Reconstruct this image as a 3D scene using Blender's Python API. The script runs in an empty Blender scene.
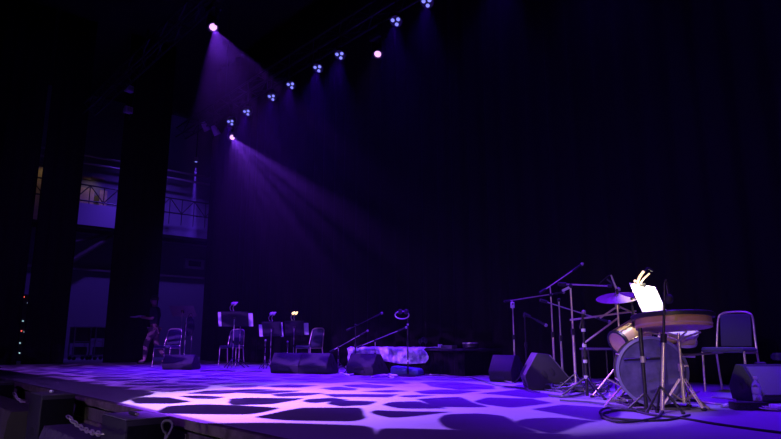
import bpy, bmesh, math, random
from mathutils import Vector, Matrix, Euler
random.seed(7)
S = bpy.context.scene
COL = S.collection
PI = math.pi
R = math.radians

# ------------------------------------------------------------------ camera
F = 620.0; PITCH = math.atan(124.5 / F); YAW = R(49); H = 0.52
cp, sp, cy, sy = math.cos(PITCH), math.sin(PITCH), math.cos(YAW), math.sin(YAW)
FW = Vector((-sy * cp, cy * cp, sp)); RT = Vector((cy, sy, 0)); UP = Vector((sy * sp, -cy * sp, cp))
NH = Vector((-sy, cy, 0)); CAM = Vector((0, 0, H))
def ray(px, py): return FW + RT * ((px - 390.5) / F) + UP * ((219.5 - py) / F)
def fl(px, py, z=0.0):                       # point of the stage floor seen at a pixel
    d = ray(px, py); return CAM + d * ((z - H) / d.z)
def aty(px, py, Y):
    d = ray(px, py); return CAM + d * (Y / d.y)
def atx(px, py, X):
    d = ray(px, py); return CAM + d * (X / d.x)
def up_at(px, py, base, off=0.0):            # point in the upright plane through base
    d = ray(px, py); t = (base.dot(NH) + off - 0) / d.dot(NH); return CAM + d * t

cam = bpy.data.cameras.new('camera'); co = bpy.data.objects.new('camera', cam); COL.objects.link(co)
cam.sensor_width = 36; cam.lens = F / 781 * 36; cam.clip_end = 200; cam.clip_start = 0.02
co.location = CAM
co.matrix_world = Matrix.Translation(CAM) @ Matrix((RT, UP, -FW)).transposed().to_4x4()
S.camera = co

# ------------------------------------------------------------------ materials
MATS = {}
def mat(name, col, rough=.5, metal=0.0, emit=None, strength=0.0, bump=None, var=None, spec=.5, trans=0.0, sheen=0):
    if name in MATS: return MATS[name]
    m = bpy.data.materials.new(name); m.use_nodes = True; nt = m.node_tree; b = nt.nodes['Principled BSDF']
    b.inputs['Base Color'].default_value = (*col, 1); b.inputs['Roughness'].default_value = rough
    b.inputs['Metallic'].default_value = metal; b.inputs['Specular IOR Level'].default_value = spec
    b.inputs['Transmission Weight'].default_value = trans
    if sheen: b.inputs['Sheen Weight'].default_value = sheen
    if emit:
        b.inputs['Emission Color'].default_value = (*emit, 1); b.inputs['Emission Strength'].default_value = strength
        m.cycles.emission_sampling = 'NONE'
    if bump or var:
        tc = nt.nodes.new('ShaderNodeTexCoord')
        if var:                                   # (scale, second colour)
            n = nt.nodes.new('ShaderNodeTexNoise'); n.inputs['Scale'].default_value = var[0]; n.inputs['Detail'].default_value = 5
            mx = nt.nodes.new('ShaderNodeMix'); mx.data_type = 'RGBA'
            mr = nt.nodes.new('ShaderNodeMapRange'); mr.inputs[1].default_value = .38; mr.inputs[2].default_value = .62
            nt.links.new(tc.outputs['Object'], n.inputs['Vector']); nt.links.new(n.outputs['Fac'], mr.inputs[0])
            nt.links.new(mr.outputs[0], mx.inputs[0])
            mx.inputs[6].default_value = (*col, 1); mx.inputs[7].default_value = (*var[1], 1)
            nt.links.new(mx.outputs[2], b.inputs['Base Color'])
        if bump:                                  # (scale, strength)
            n = nt.nodes.new('ShaderNodeTexNoise'); n.inputs['Scale'].default_value = bump[0]; n.inputs['Detail'].default_value = 6
            bp = nt.nodes.new('ShaderNodeBump'); bp.inputs['Strength'].default_value = bump[1]; bp.inputs['Distance'].default_value = .02
            nt.links.new(tc.outputs['Object'], n.inputs['Vector']); nt.links.new(n.outputs['Fac'], bp.inputs['Height'])
            nt.links.new(bp.outputs['Normal'], b.inputs['Normal'])
    MATS[name] = m
    return m

M_floor = mat('stage vinyl', (.36, .34, .38), .5, var=(2.2, (.33, .31, .35)), bump=(60, .05), spec=.3)
M_house = mat('house carpet', (.03, .027, .027), .95, bump=(90, .4))
M_fascia = mat('stage front black paint', (.045, .036, .032), .7, var=(7, (.09, .075, .06)), bump=(30, .3))
M_nose = mat('worn wooden nosing', (.06, .045, .035), .6, var=(9, (.14, .11, .09)), bump=(25, .3))
M_black = mat('matt black velour', (.008, .008, .009), .95, bump=(40, .2), spec=.1)
M_back = mat('backdrop velour', (.011, .0105, .0125), .95, bump=(30, .2), spec=.1)
M_wall = mat('grey painted wall', (.24, .23, .25), .85, bump=(18, .15))
M_ceil = mat('black ceiling', (.01, .01, .01), .95)
M_chrome = mat('chromed steel', (.85, .74, .58), .34, .7)  # beige of warm light on the poles put into the steel colour
M_grey = mat('grey steel', (.46, .42, .38), .4, .5)  # warm light tinted into this steel as well
M_tube = mat('black steel tube', (.03, .03, .032), .38, .3)
M_cab = mat('black textured cabinet paint', (.026, .024, .027), .6, bump=(220, .3))
M_cabtop = mat('pale grey cabinet top', (.12, .11, .12), .6, bump=(150, .2))  # lighter grey than the cabinet paint
M_grille = mat('perforated grille', (.21, .20, .21), .55, .2, bump=(400, .6))
M_rubber = mat('black rubber', (.02, .02, .02), .7)
M_plastic = mat('black plastic', (.025, .025, .027), .45)
M_uphol = mat('dark upholstery', (.06, .055, .10), .9, bump=(160, .3), sheen=.2)
M_paper = mat('white paper', (.85, .84, .8), .8)
M_wood = mat('honey wood shell', (.74, .45, .2), .4, var=(6, (.60, .35, .15)))
M_peach = mat('pale maple shell', (.80, .56, .34), .4, var=(5, (.70, .48, .28)))
M_skin = mat('drum head', (.70, .67, .66), .6, var=(4, (.58, .55, .55)))
M_bdhead = mat('worn blue-tinted drum head', (.11, .085, .27), .6, var=(9, (.05, .04, .14)))  # purple-blue of the front light put into the head colour
M_brass = mat('bronze cymbal', (.33, .26, .19), .45, .5, bump=(120, .2))
M_white = mat('white plastic', (.75, .74, .74), .5)
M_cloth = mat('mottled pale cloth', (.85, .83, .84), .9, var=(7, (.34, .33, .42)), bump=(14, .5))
M_blue = mat('dark blue stage bag', (.10, .12, .30), .7, bump=(30, .4))
M_tan = mat('tan plywood', (.62, .47, .28), .8, var=(3, (.45, .33, .2)))
M_parapet = mat('pale balcony panel', (.42, .38, .44), .8)
M_human = mat('skin tone', (.55, .36, .27), .6)
M_shirt = mat('dark shirt', (.03, .03, .05), .9)
M_pants = mat('tan trousers', (.34, .25, .2), .9)
M_hair = mat('brown hair', (.05, .03, .02), .7)
M_bottle = mat('clear plastic bottle', (.9, .92, .95), .12, trans=.75)
M_label = mat('pale bottle label', (.6, .62, .75), .6)
M_lens_b = mat('lit blue lens', (.1, .1, .2), .3, emit=(.22, .24, 1.0), strength=1.3)
M_lens_p = mat('lit pink lens', (.2, .1, .2), .3, emit=(.85, .42, 1.0), strength=1.6)
M_lamp = mat('lit warm lamp tube', (.8, .7, .5), .4, emit=(1.0, .62, .27), strength=1.9)
M_red = mat('red indicator', (.3, .02, .02), .4, emit=(1.0, .12, .1), strength=1.6)
M_green = mat('white indicator', (.3, .3, .3), .4, emit=(.5, .8, 1.0), strength=.9)
M_trayb = mat('matt black desk', (.028, .028, .032), .7, spec=.3)
M_hoop = mat('blue-tinted hoop', (.22, .20, .42), .4)  # blue lamp light on the hoop put into its colour
M_sheath = mat('glossy cable sheath', (.10, .10, .13), .3, spec=.8)
M_tape = mat('white cloth tape', (.7, .7, .7), .7)
M_orange = mat('warm rail paint', (.10, .08, .07), .6)

# ------------------------------------------------------------------ mesh helpers
class MB:
    def __init__(s): s.bm = bmesh.new()
    def box(s, c, size, rot=None, taper=None):
        m = Matrix.Translation(Vector(c)) @ (rot.to_4x4() if rot else Matrix.Identity(4)) @ Matrix.Diagonal((*size, 1))
        bmesh.ops.create_cube(s.bm, size=1, matrix=m); return s
    def cyl(s, p0, p1, r0, r1=None, seg=12):
        p0, p1 = Vector(p0), Vector(p1); d = p1 - p0
        if d.length < 1e-6: return s
        q = d.to_track_quat('Z', 'Y').to_matrix().to_4x4()
        bmesh.ops.create_cone(s.bm, cap_ends=True, segments=seg, radius1=r0, radius2=r0 if r1 is None else r1,
                              depth=d.length, matrix=Matrix.Translation((p0 + p1) / 2) @ q); return s
    def ball(s, c, r, sc=(1, 1, 1), seg=14, rot=None):
        m = Matrix.Translation(Vector(c)) @ (rot.to_4x4() if rot else Matrix.Identity(4)) @ Matrix.Diagonal((r * sc[0], r * sc[1], r * sc[2], 1))
        bmesh.ops.create_uvsphere(s.bm, u_segments=seg, v_segments=max(6, seg // 2 + 1), radius=1, matrix=m); return s
    def tube(s, pts, r, seg=8, closed=False):
        pts = [Vector(p) for p in pts]; n = len(pts); rings = []
        up = Vector((0, 0, 1)); last = None
        for i in range(n):
            if closed: d = pts[(i + 1) % n] - pts[i - 1]
            else: d = pts[min(i + 1, n - 1)] - pts[max(i - 1, 0)]
            if d.length < 1e-9: d = Vector((0, 0, 1))
            d.normalize()
            if last is None:
                a = d.cross(up)
                if a.length < .05: a = d.cross(Vector((1, 0, 0)))
            else:
                a = last - d * last.dot(d)
            a.normalize(); b = d.cross(a); last = a
            rings.append([s.bm.verts.new(pts[i] + (a * math.cos(2 * PI * k / seg) + b * math.sin(2 * PI * k / seg)) * r) for k in range(seg)])
        for i in range(n if closed else n - 1):
            A, B = rings[i], rings[(i + 1) % n]
            for k in range(seg): s.bm.faces.new((A[k], A[(k + 1) % seg], B[(k + 1) % seg], B[k]))
        if not closed:
            s.bm.faces.new(rings[0][::-1]); s.bm.faces.new(rings[-1])
        return s
    def lathe(s, prof, seg=32, m=None, cap=True):
        m = m or Matrix.Identity(4); rings = []
        for (r, z) in prof:
            if r < 1e-6: rings.append([s.bm.verts.new(m @ Vector((0, 0, z)))])
            else: rings.append([s.bm.verts.new(m @ Vector((r * math.cos(2 * PI * k / seg), r * math.sin(2 * PI * k / seg), z))) for k in range(seg)])
        for A, B in zip(rings, rings[1:]):
            if len(A) == 1 and len(B) == 1: continue
            for k in range(seg):
                k2 = (k + 1) % seg
                if len(A) == 1: s.bm.faces.new((A[0], B[k2], B[k]))
                elif len(B) == 1: s.bm.faces.new((A[k], A[k2], B[0]))
                else: s.bm.faces.new((A[k], A[k2], B[k2], B[k]))
        if cap:
            if len(rings[0]) > 1: s.bm.faces.new(rings[0][::-1])
            if len(rings[-1]) > 1: s.bm.faces.new(rings[-1])
        return s
    def prism(s, poly, x0, x1, m=None):            # poly in (y,z), extruded along x
        m = m or Matrix.Identity(4)
        A = [s.bm.verts.new(m @ Vector((x0, y, z))) for y, z in poly]; B = [s.bm.verts.new(m @ Vector((x1, y, z))) for y, z in poly]
        n = len(poly); s.bm.faces.new(A); s.bm.faces.new(B[::-1])
        for i in range(n): s.bm.faces.new((A[i], B[i], B[(i + 1) % n], A[(i + 1) % n]))
        return s
    def build(s, name, m, parent=None, org=None, bevel=0, ang=38):
        bm = s.bm
        if org is not None: bmesh.ops.translate(bm, verts=bm.verts, vec=-Vector(org))
        bmesh.ops.recalc_face_normals(bm, faces=bm.faces)
        if bevel:
            es = [e for e in bm.edges if len(e.link_faces) == 2 and e.calc_face_angle() > R(30)]
            bmesh.ops.bevel(bm, geom=es, offset=bevel, segments=2, profile=.5, affect='EDGES', clamp_overlap=True)
        for f in bm.faces: f.smooth = True
        for e in bm.edges:
            if len(e.link_faces) == 2 and e.calc_face_angle() > R(ang): e.smooth = False
        me = bpy.data.meshes.new(name); bm.to_mesh(me); bm.free()
        me.materials.append(m)
        o = bpy.data.objects.new(name, me); COL.objects.link(o)
        if parent: o.parent = parent
        return o
def tag(o, label, cat, group=None, kind=None):
    o['label'] = label; o['category'] = cat
    if group: o['group'] = group
    if kind: o['kind'] = kind
    return o
def thing(name, label, cat, loc=(0, 0, 0), rz=0.0, group=None):
    o = bpy.data.objects.new(name, None); COL.objects.link(o); o.empty_display_size = .1
    o.location = loc; o.rotation_euler = (0, 0, rz); return tag(o, label, cat, group)
def structure(o): o['kind'] = 'structure'; return o
CH = {}
def kids(o): return [c for c in bpy.data.objects if c.parent == o]
def dup(root, loc, rz, label):
    r = root.copy(); COL.objects.link(r); r.location = loc; r.rotation_euler = (0, 0, rz); r['label'] = label
    for ch in kids(root):
        c = ch.copy(); COL.objects.link(c); c.parent = r
        for g in kids(ch):
            d = g.copy(); COL.objects.link(d); d.parent = c
    return r
def smooth_path(pts, k=6):
    pts = [Vector(p) for p in pts]; out = []
    for i in range(len(pts) - 1):
        p0, p1, p2, p3 = pts[max(i - 1, 0)], pts[i], pts[i + 1], pts[min(i + 2, len(pts) - 1)]
        for j in range(k):
            t = j / k
            out.append(.5 * ((2 * p1) + (p2 - p0) * t + (2 * p0 - 5 * p1 + 4 * p2 - p3) * t * t + (3 * p1 - p0 - 3 * p2 + p3) * t ** 3))
    out.append(pts[-1]); return out

# ------------------------------------------------------------------ the setting
EDGE = 1.97
structure(MB().box((-11, (EDGE + 13) / 2, -.05), (31, 13 - EDGE, .10)).build('floor', M_floor))
structure(MB().box((-11, -1.5, -1.2), (31, 7.1, .1)).build('floor', M_house))
f = MB()
f.box((-11, EDGE - .02, -.62), (31, .04, 1.06))
for i in range(26): f.box((-26 + i * 1.2, EDGE - .05, -.62), (.05, .03, 1.04))
structure(f.build('wall_front', M_fascia))
structure(MB().box((-11, EDGE - .035, -.035), (31, .07, .07)).build('trim_1', M_nose, bevel=.008))
structure(MB().box((-11, EDGE - .05, -.22), (31, .05, .035)).build('trim_2', M_nose, bevel=.006))
structure(MB().box((-25.1, 5.9, 4.5), (.2, 14.2, 11.2)).build('wall_left', M_wall))
structure(MB().box((-11, 13.1, 4.5), (31, .2, 11.2)).build('wall_back', M_ceil))
structure(MB().box((-11, 5.5, 10.2), (31, 17, .2)).build('ceiling', M_ceil))

def curtain(name, p0, p1, z0, z1, m, amp, wl, label, group=None):
    p0, p1 = Vector((*p0, 0)), Vector((*p1, 0)); L = (p1 - p0).length; d = (p1 - p0) / L; nrm = Vector((-d.y, d.x, 0))
    n = max(8, int(L / wl * 10)); bm = bmesh.new(); rows = []
    zs = [z0 + (z1 - z0) * k / 8 for k in range(9)]; ph = random.random() * 6
    for z in zs:
        row = []
        for i in range(n + 1):
            t = i / n * L; w = 2 * PI * t / wl + ph
            o = amp * (math.sin(w) + .45 * math.sin(w * .37 + 1.3) + .25 * math.sin(w * 2.1 + z * .25))
            v = p0 + d * (t + .02 * math.sin(w * .9)) + nrm * o; v.z = z
            row.append(bm.verts.new(v))
        rows.append(row)
    for A, B in zip(rows, rows[1:]):
        for i in range(n):
            bm.faces.new((A[i], A[i + 1], B[i + 1], B[i])).smooth = True
    me = bpy.data.meshes.new(name); bm.to_mesh(me); bm.free(); me.materials.append(m)
    o = bpy.data.objects.new(name, me); COL.objects.link(o)
    so = o.modifiers.new('thick', 'SOLIDIFY'); so.thickness = .02
    return tag(o, label, 'curtain', group)
curtain('backdrop_curtain', (aty(199, 361, 8.8).x, 8.8), (3.0, 8.8), .01, 9.9, M_back, .05, .45, 'huge pleated black backdrop curtain hanging across the whole back of the stage')
XL = -18.5
def ly(px): return atx(px, 361, XL).y
curtain('wing_curtain', (XL, -1.2), (XL, ly(16)), .01, 9.9, M_black, .03, .3, 'black wing curtain at the far left edge of the picture, nearest the stage front', None)
curtain('wing_curtain', (XL, ly(21)), (XL, ly(63.5)), .01, 9.9, M_black, .03, .3, 'middle black wing curtain between the narrow gap and the road cases', None)
curtain('wing_curtain', (XL, ly(103)), (XL, ly(152.5)), .01, 9.9, M_black, .03, .3, 'black wing curtain right behind the walking person', None)

# ------------------------------------------------------------------ wings: gallery, cases, racks
g = thing('gallery_balcony', 'pale balcony parapet with lattice railing high up in the left wing', 'balcony', (-24, 8, 4.6))
MB().box((-24.0, 6.55, 5.16), (.08, 1.9, .8)).build('parapet_panel', M_parapet, g, (-24, 8, 4.6))
MB().box((-24.45, 7.7, 4.70), (.9, 9.2, .12)).build('walkway_slab', M_black, g, (-24, 8, 4.6))
lt = MB()
for z in (5.66, 6.25): lt.cyl((-24, 3.2, z), (-24, 12.2, z), .028, seg=8)
n = 18
for i in range(n):
    a = 3.2 + 9 * i / n; b = a + 9 / n
    lt.cyl((-24, a, 5.66 if i % 2 else 6.25), (-24, b, 6.25 if i % 2 else 5.66), .02, seg=6)
    lt.cyl((-24, a, 5.2), (-24, a, 6.25), .018, seg=6)
lt.build('lattice_railing', M_tube, g, (-24, 8, 4.6))
d_ = MB(); p, q = atx(70, 262, -24.3), atx(112, 236, -24.3)
d_.cyl(p, q, .09, seg=8)
p, q = atx(70, 243, -24.3), atx(112, 233, -24.3)
d_.cyl(p, q, .06, seg=8)
d_.build('diagonal_brace', M_orange, g, (-24, 8, 4.6))
def plank(px0, px1, py0, py1, X, label, floor_z=None):
    a, b = atx(px0, py0, X), atx(px1, py1, X); z0 = b.z if floor_z is None else floor_z
    tag(MB().box((X, (a.y + b.y) / 2, (a.z + z0) / 2), (.05, abs(b.y - a.y), a.z - z0)).build('wood_panel', M_tan), label, 'panel', 'timber panels on the gallery')
plank(79, 91, 175, 180, -24.972, 'small warm-lit tan wooden panel fixed at the top left of the gallery wall')
plank(92, 104, 176, 181, -24.972, 'small warm-lit tan wooden panel fixed at the top right of the gallery wall')
plank(80, 93, 187, 204, -24.75, 'larger tan wooden panel standing behind the lattice railing', 4.762)
plank(100, 106, 190, 206, -24.75, 'narrow tan wooden panel at the right end of the parapet', 4.762)
plank(37, 47, 166, 199, -24.75, 'warm-lit tan wooden panel seen through the narrow gap between curtains', 4.762)
pp = MB()
for z in (7.15, 7.45): pp.cyl((-24.3, 2.0, z), (-24.3, 12.6, z), .045, seg=10)
tag(pp.build('steel_pipe_rail', M_grey), 'twin horizontal steel pipes catching blue light high in the wing', 'pipe')
structure(MB().box((-24.93, 6, 3.25), (.14, 13, .07)).build('trim_3', M_grey))
structure(MB().box((-24.96, 6, 4.62), (.08, 13, .05)).build('trim_4', M_grey))
a, b = atx(184, 257, -24.98), atx(203, 271, -24.98)
e = thing('junction_box', 'pale wall box with a dark display mounted in the left wing', 'electrical box', (-24.98, (a.y + b.y) / 2, (a.z + b.z) / 2))
MB().box((.06, 0, 0), (.12, abs(b.y - a.y), .40)).build('box_body', M_white, e, bevel=.01)
MB().box((.125, 0, 0), (.02, abs(b.y - a.y) * .62, .22)).build('display', M_plastic, e)

def road_case(px0, px1, py0, py1, X, label, shelf):
    a, b = atx(px0, py1, X), atx(px1, py0, X); z0, z1 = 0.0, b.z - .03
    w = abs(b.y - a.y); t = thing('equipment_cart', label, 'cart', (X, (a.y + b.y) / 2, 0))
    fr = MB()
    for sx in (-.28, .28):
        for s2 in (-w / 2, w / 2): fr.box((sx, s2, (z1 + .1) / 2), (.035, .035, z1 - .1))
        fr.box((sx, 0, .14), (.035, w, .035)); fr.box((sx, 0, z1 - .02), (.035, w, .035)); fr.box((sx, 0, z1 * .55), (.03, w, .03))
    for s2 in (-w / 2, w / 2): fr.box((0, s2, .14), (.56, .035, .035)); fr.box((0, s2, z1 - .02), (.56, .035, .035))
    fr.build('frame', M_grey, t)
    MB().box((0, 0, z1 - shelf / 2 - .03), (.52, w * .96, shelf)).build('case_body', M_cab, t, bevel=.01)
    MB().box((0, .02, .30), (.46, w * .7, .25)).build('lower_box', M_plastic, t, bevel=.01)
    for sx in (-.26, .26):
        for s2 in (-w / 2 + .04, w / 2 - .04):
            MB().cyl((sx - .02, s2, .062), (sx + .02, s2, .062), .06, seg=14).build('caster', M_rubber, t)
    return t
road_case(70, 89, 326, 360, -22.6, 'dark wheeled equipment cart with open frame, left of two behind the curtain gap', .5)
road_case(91, 107, 326, 359, -22.3, 'dark wheeled equipment cart with pale metal edges, right of two in the wing', .35)
a = atx(24, 361, -21.5)
t = thing('amplifier_rack', 'tall black equipment rack with red and white indicator lights behind the narrow curtain gap', 'rack', (a.x, a.y, 0))
MB().box((0, 0, 1.0), (.6, .62, 1.95)).build('rack_body', M_cab, t, bevel=.01)
for i in range(9):
    MB().box((.305, 0, .22 + i * .2), (.02, .5, .16)).build('rack_panel', M_plastic, t, bevel=.004)
for (px, py, mm) in ((24, 297, M_red), (29.5, 297, M_red), (28, 303, M_green), (23, 321, M_green), (21.5, 331, M_red), (24.5, 332, M_green), (20, 343, M_green), (19.5, 353, M_green)):
    q = atx(px, py, a.x + .325); MB().box((.325, q.y - a.y, q.z), (.02, .035, .03)).build('indicator_light', mm, t)

def wing_fixture(px, py, X, label):
    p = atx(px, py, X); t = thing('small_floodlight', label, 'stage light', p, R(20))
    MB().box((0, 0, 0), (.16, .24, .2)).build('housing', M_white, t, bevel=.02)
    MB().tube([(0, -.15, 0), (0, -.15, .18), (0, .15, .18), (0, .15, 0)], .012).build('yoke', M_tube, t)
    MB().box((.09, 0, 0), (.02, .18, .14)).build('lens', M_grey, t, bevel=.01)
    MB().cyl((0, 0, .18), (0, 0, .32), .02).build('clamp', M_tube, t)
wing_fixture(129, 89, -18.3, 'small pale floodlight hanging before the wing curtain, the upper and brighter of two')
wing_fixture(128, 110, -18.3, 'small dim floodlight hanging before the wing curtain, below the brighter one')
tp = atx(128.5, 120, -18.3); 
tag(MB().cyl((-18.3, tp.y + .02, tp.z), (-18.3, tp.y + .35, 10.08), .02).build('hanging_pipe', M_tube), 'thin black drop pipe carrying the two small floodlights', 'pipe')

# ------------------------------------------------------------------ trusses and lamps
def truss(y, z, x0, x1, label):
    t = thing('lighting_truss', label, 'truss', ((x0 + x1) / 2, y, z)); o = ((x0 + x1) / 2, y, z)
    ch = [(y - .15, z), (y + .15, z), (y - .15, z + .3), (y + .15, z + .3)]
    for (yy, zz) in ch: MB().cyl((x0, yy, zz), (x1, yy, zz), .024, seg=8).build('chord', M_tube, t, o)
    la = MB(); n = int((x1 - x0) / .5)
    for i in range(n):
        a = x0 + (x1 - x0) * i / n; b = x0 + (x1 - x0) * (i + 1) / n
        for k, (A, B) in enumerate(((0, 2), (1, 3), (0, 1), (2, 3))):
            p, q = (ch[A], ch[B]) if i % 2 else (ch[B], ch[A])
            la.cyl((a, *p), (b, *q), .011, seg=5)
    la.build('lattice', M_tube, t, o)
    for x in (x0 + 3, (x0 + x1) / 2, x1 - 3):
        MB().cyl((x, y, z + .3), (x, y, 10.08), .008, seg=6).build('suspension_cable', M_tube, t, o)
truss(7.2, 6.85, -18.3, 1.5, 'long dark box truss carrying the row of blue lamps above the back of the stage')
truss(4.5, 6.95, -18.3, 1.5, 'long dark box truss above mid stage carrying the upper left pink lamp')

def look(loc, target):
    d = Vector(target) - Vector(loc); return d.to_track_quat('-Z', 'Y')
def spot(name, loc, target, power, color, angle, blend, radius=.03):
    l = bpy.data.lights.new(name, 'SPOT'); l.energy = power; l.color = color; l.spot_size = R(angle); l.spot_blend = blend
    l.shadow_soft_size = radius
    o = bpy.data.objects.new(name, l); COL.objects.link(o); o.location = loc; o.rotation_euler = look(loc, target).to_euler()
    return o
PAR = []
def led_par(loc, aim, label, wash=1.0, power=1500):
    loc = Vector(loc); t = thing('led_par_light', label, 'stage light', loc, 0, 'row of blue lamps on the back truss')
    d = (Vector((loc.x + 2.2, 3.2, 0)) - loc).normalized(); q = (-d).to_track_quat('Z', 'Y').to_matrix().to_4x4()
    MB().lathe([(.0, .16), (.08, .16), (.12, .10), (.125, .0), (.12, -.01), (.11, -.01), (.105, .0), (0, .0)], 24, q, False).build('housing', M_plastic, t)
    for k in range(3):
        a = k * 2 * PI / 3 + R(-90); c = q @ Vector((.062 * math.cos(a), .062 * math.sin(a), -.014))
        MB().ball(c, .036, (1, 1, .6), 12, q.to_3x3()).build('lens', M_lens_b, t)
    MB().tube([(-.13, 0, .04), (-.13, 0, .24), (.13, 0, .24), (.13, 0, .04)], .010).build('yoke', M_tube, t)
    MB().cyl((0, 0, .22), (0, 0, 6.85 - loc.z), .022).build('clamp', M_tube, t)
    spot('blue lamp beam', loc + d * .08, aim, power, (.085, .001, 1.0), 54, .9, .05)
    return t
leds = [(427, 2), (396, 21), (340, 55), (318, 68), (291, 85), (272, 97), (247, 112), (231, 122)]
names = ['blue three-lens stage lamp touching the top of the picture, nearest of the row',
         'second nearest blue three-lens stage lamp, just below the one at the picture top',
         'blue three-lens stage lamp, third from the near right end, left of the lone pink lamp',
         'blue three-lens stage lamp, fourth from the near right end of the row',
         'blue three-lens stage lamp, fifth from the near right end of the row',
         'blue three-lens stage lamp, third from the far left end of the row',
         'blue three-lens stage lamp, second from the far left end of the row',
         'smallest blue three-lens stage lamp at the far left end, above the lower pink lamp']
for (px, py), nm in zip(leds, names):
    p = aty(px, py, 7.05); led_par(p, (p.x + .6, 6.0, 0), nm)
for i, x in enumerate((-5.4, -3.6, -1.8)):  # unseen lamps added to brighten the right side of the stage
    led_par((x, 7.05, 6.37), (x + .1, 6.0, 0), 'unseen blue three-lens stage lamp added beyond the top right to light the stage', power=1700)

def moving_head(px, py, Y, aim, label, bar_z):
    p = aty(px, py, Y); t = thing('moving_head_light', label, 'stage light', p)
    d = (Vector(aim) - p).normalized(); q = (-d).to_track_quat('Z', 'Y').to_matrix().to_4x4()
    hd = MB().lathe([(0, .22), (.09, .22), (.12, .12), (.12, -.02), (.10, -.06), (.085, -.06), (.085, -.03), (0, -.03)], 24, q, False).build('head', M_plastic, t)
    MB().ball(q @ Vector((0, 0, -.04)), .068, (1, 1, .5), 16, q.to_3x3()).build('lens', M_lens_p, hd)
    for s_ in (-.15, .15): MB().box((s_, 0, .12), (.04, .08, .34)).build('yoke_arm', M_plastic, t, bevel=.012)
    MB().box((0, 0, .34), (.34, .2, .12)).build('base', M_plastic, t, bevel=.02)
    top = bar_z - p.z
    MB().cyl((0, 0, .38), (0, 0, top), .022).build('clamp', M_tube, t)
    return p, d
L1, D1 = moving_head(213, 26, 4.35, (-5.4, 3.2, 0), 'glowing pink moving stage lamp at upper left with a fan of light below it', 6.95)
L2, D2 = moving_head(232, 137, 7.35, (-4.9, 4.6, 0), 'glowing pink moving stage lamp at the lower left end of the lamp row', 6.85)
L3, D3 = moving_head(378, 53, 7.35, (-6.5, 4.0, 0), 'lone glowing pink moving stage lamp below the row of blue lamps', 6.85)
for (px, py, lb) in ((205.5, 127, 'small unlit pale stage lamp, left one of a pair beside the lower pink lamp'),
                     (215.5, 131, 'small unlit pale stage lamp, right one of a pair beside the lower pink lamp')):
    p = aty(px, py, 7.35); t = thing('par_can', lb, 'stage light', p)
    q = Matrix.Rotation(R(35), 4, 'X')
    MB().lathe([(0, .16), (.06, .16), (.085, .05), (.10, -.12), (.09, -.12), (.075, .04), (0, .04)], 20, q, False).build('can', M_white, t)
    MB().tube([(-.12, 0, 0), (-.12, 0, .2), (.12, 0, .2), (.12, 0, 0)], .01).build('yoke', M_tube, t)
    MB().cyl((0, 0, .2), (0, 0, 6.85 - p.z), .018).build('clamp', M_tube, t)
p = atx(196, 162, -24.45)
t = thing('wing_spotlight', 'small spotlight in the left wing throwing a thin blue beam downward', 'stage light', p)
MB().lathe([(0, .2), (.08, .2), (.1, 0), (.08, 0), (.07, .03), (0, .03)], 20, None, False).build('housing', M_grey, t)
MB().ball((0, 0, .02), .055, (1, 1, .5), 12).build('lens', M_lens_b, t)
MB().cyl((0, 0, .2), (0, 0, 10.1 - p.z), .02).build('hanging_pipe', M_tube, t)
spot('wing beam', p + Vector((0, 0, -.08)), p + Vector((.0, .05, -5)), 200000, (.12, .03, 1.0), 8, .4, .03)
spot('wing wash', (-21.4, 8.3, 8.9), (-24.2, 8.6, 2.6), 1050, (.13, .045, 1.0), 95, .9, .2)

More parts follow.
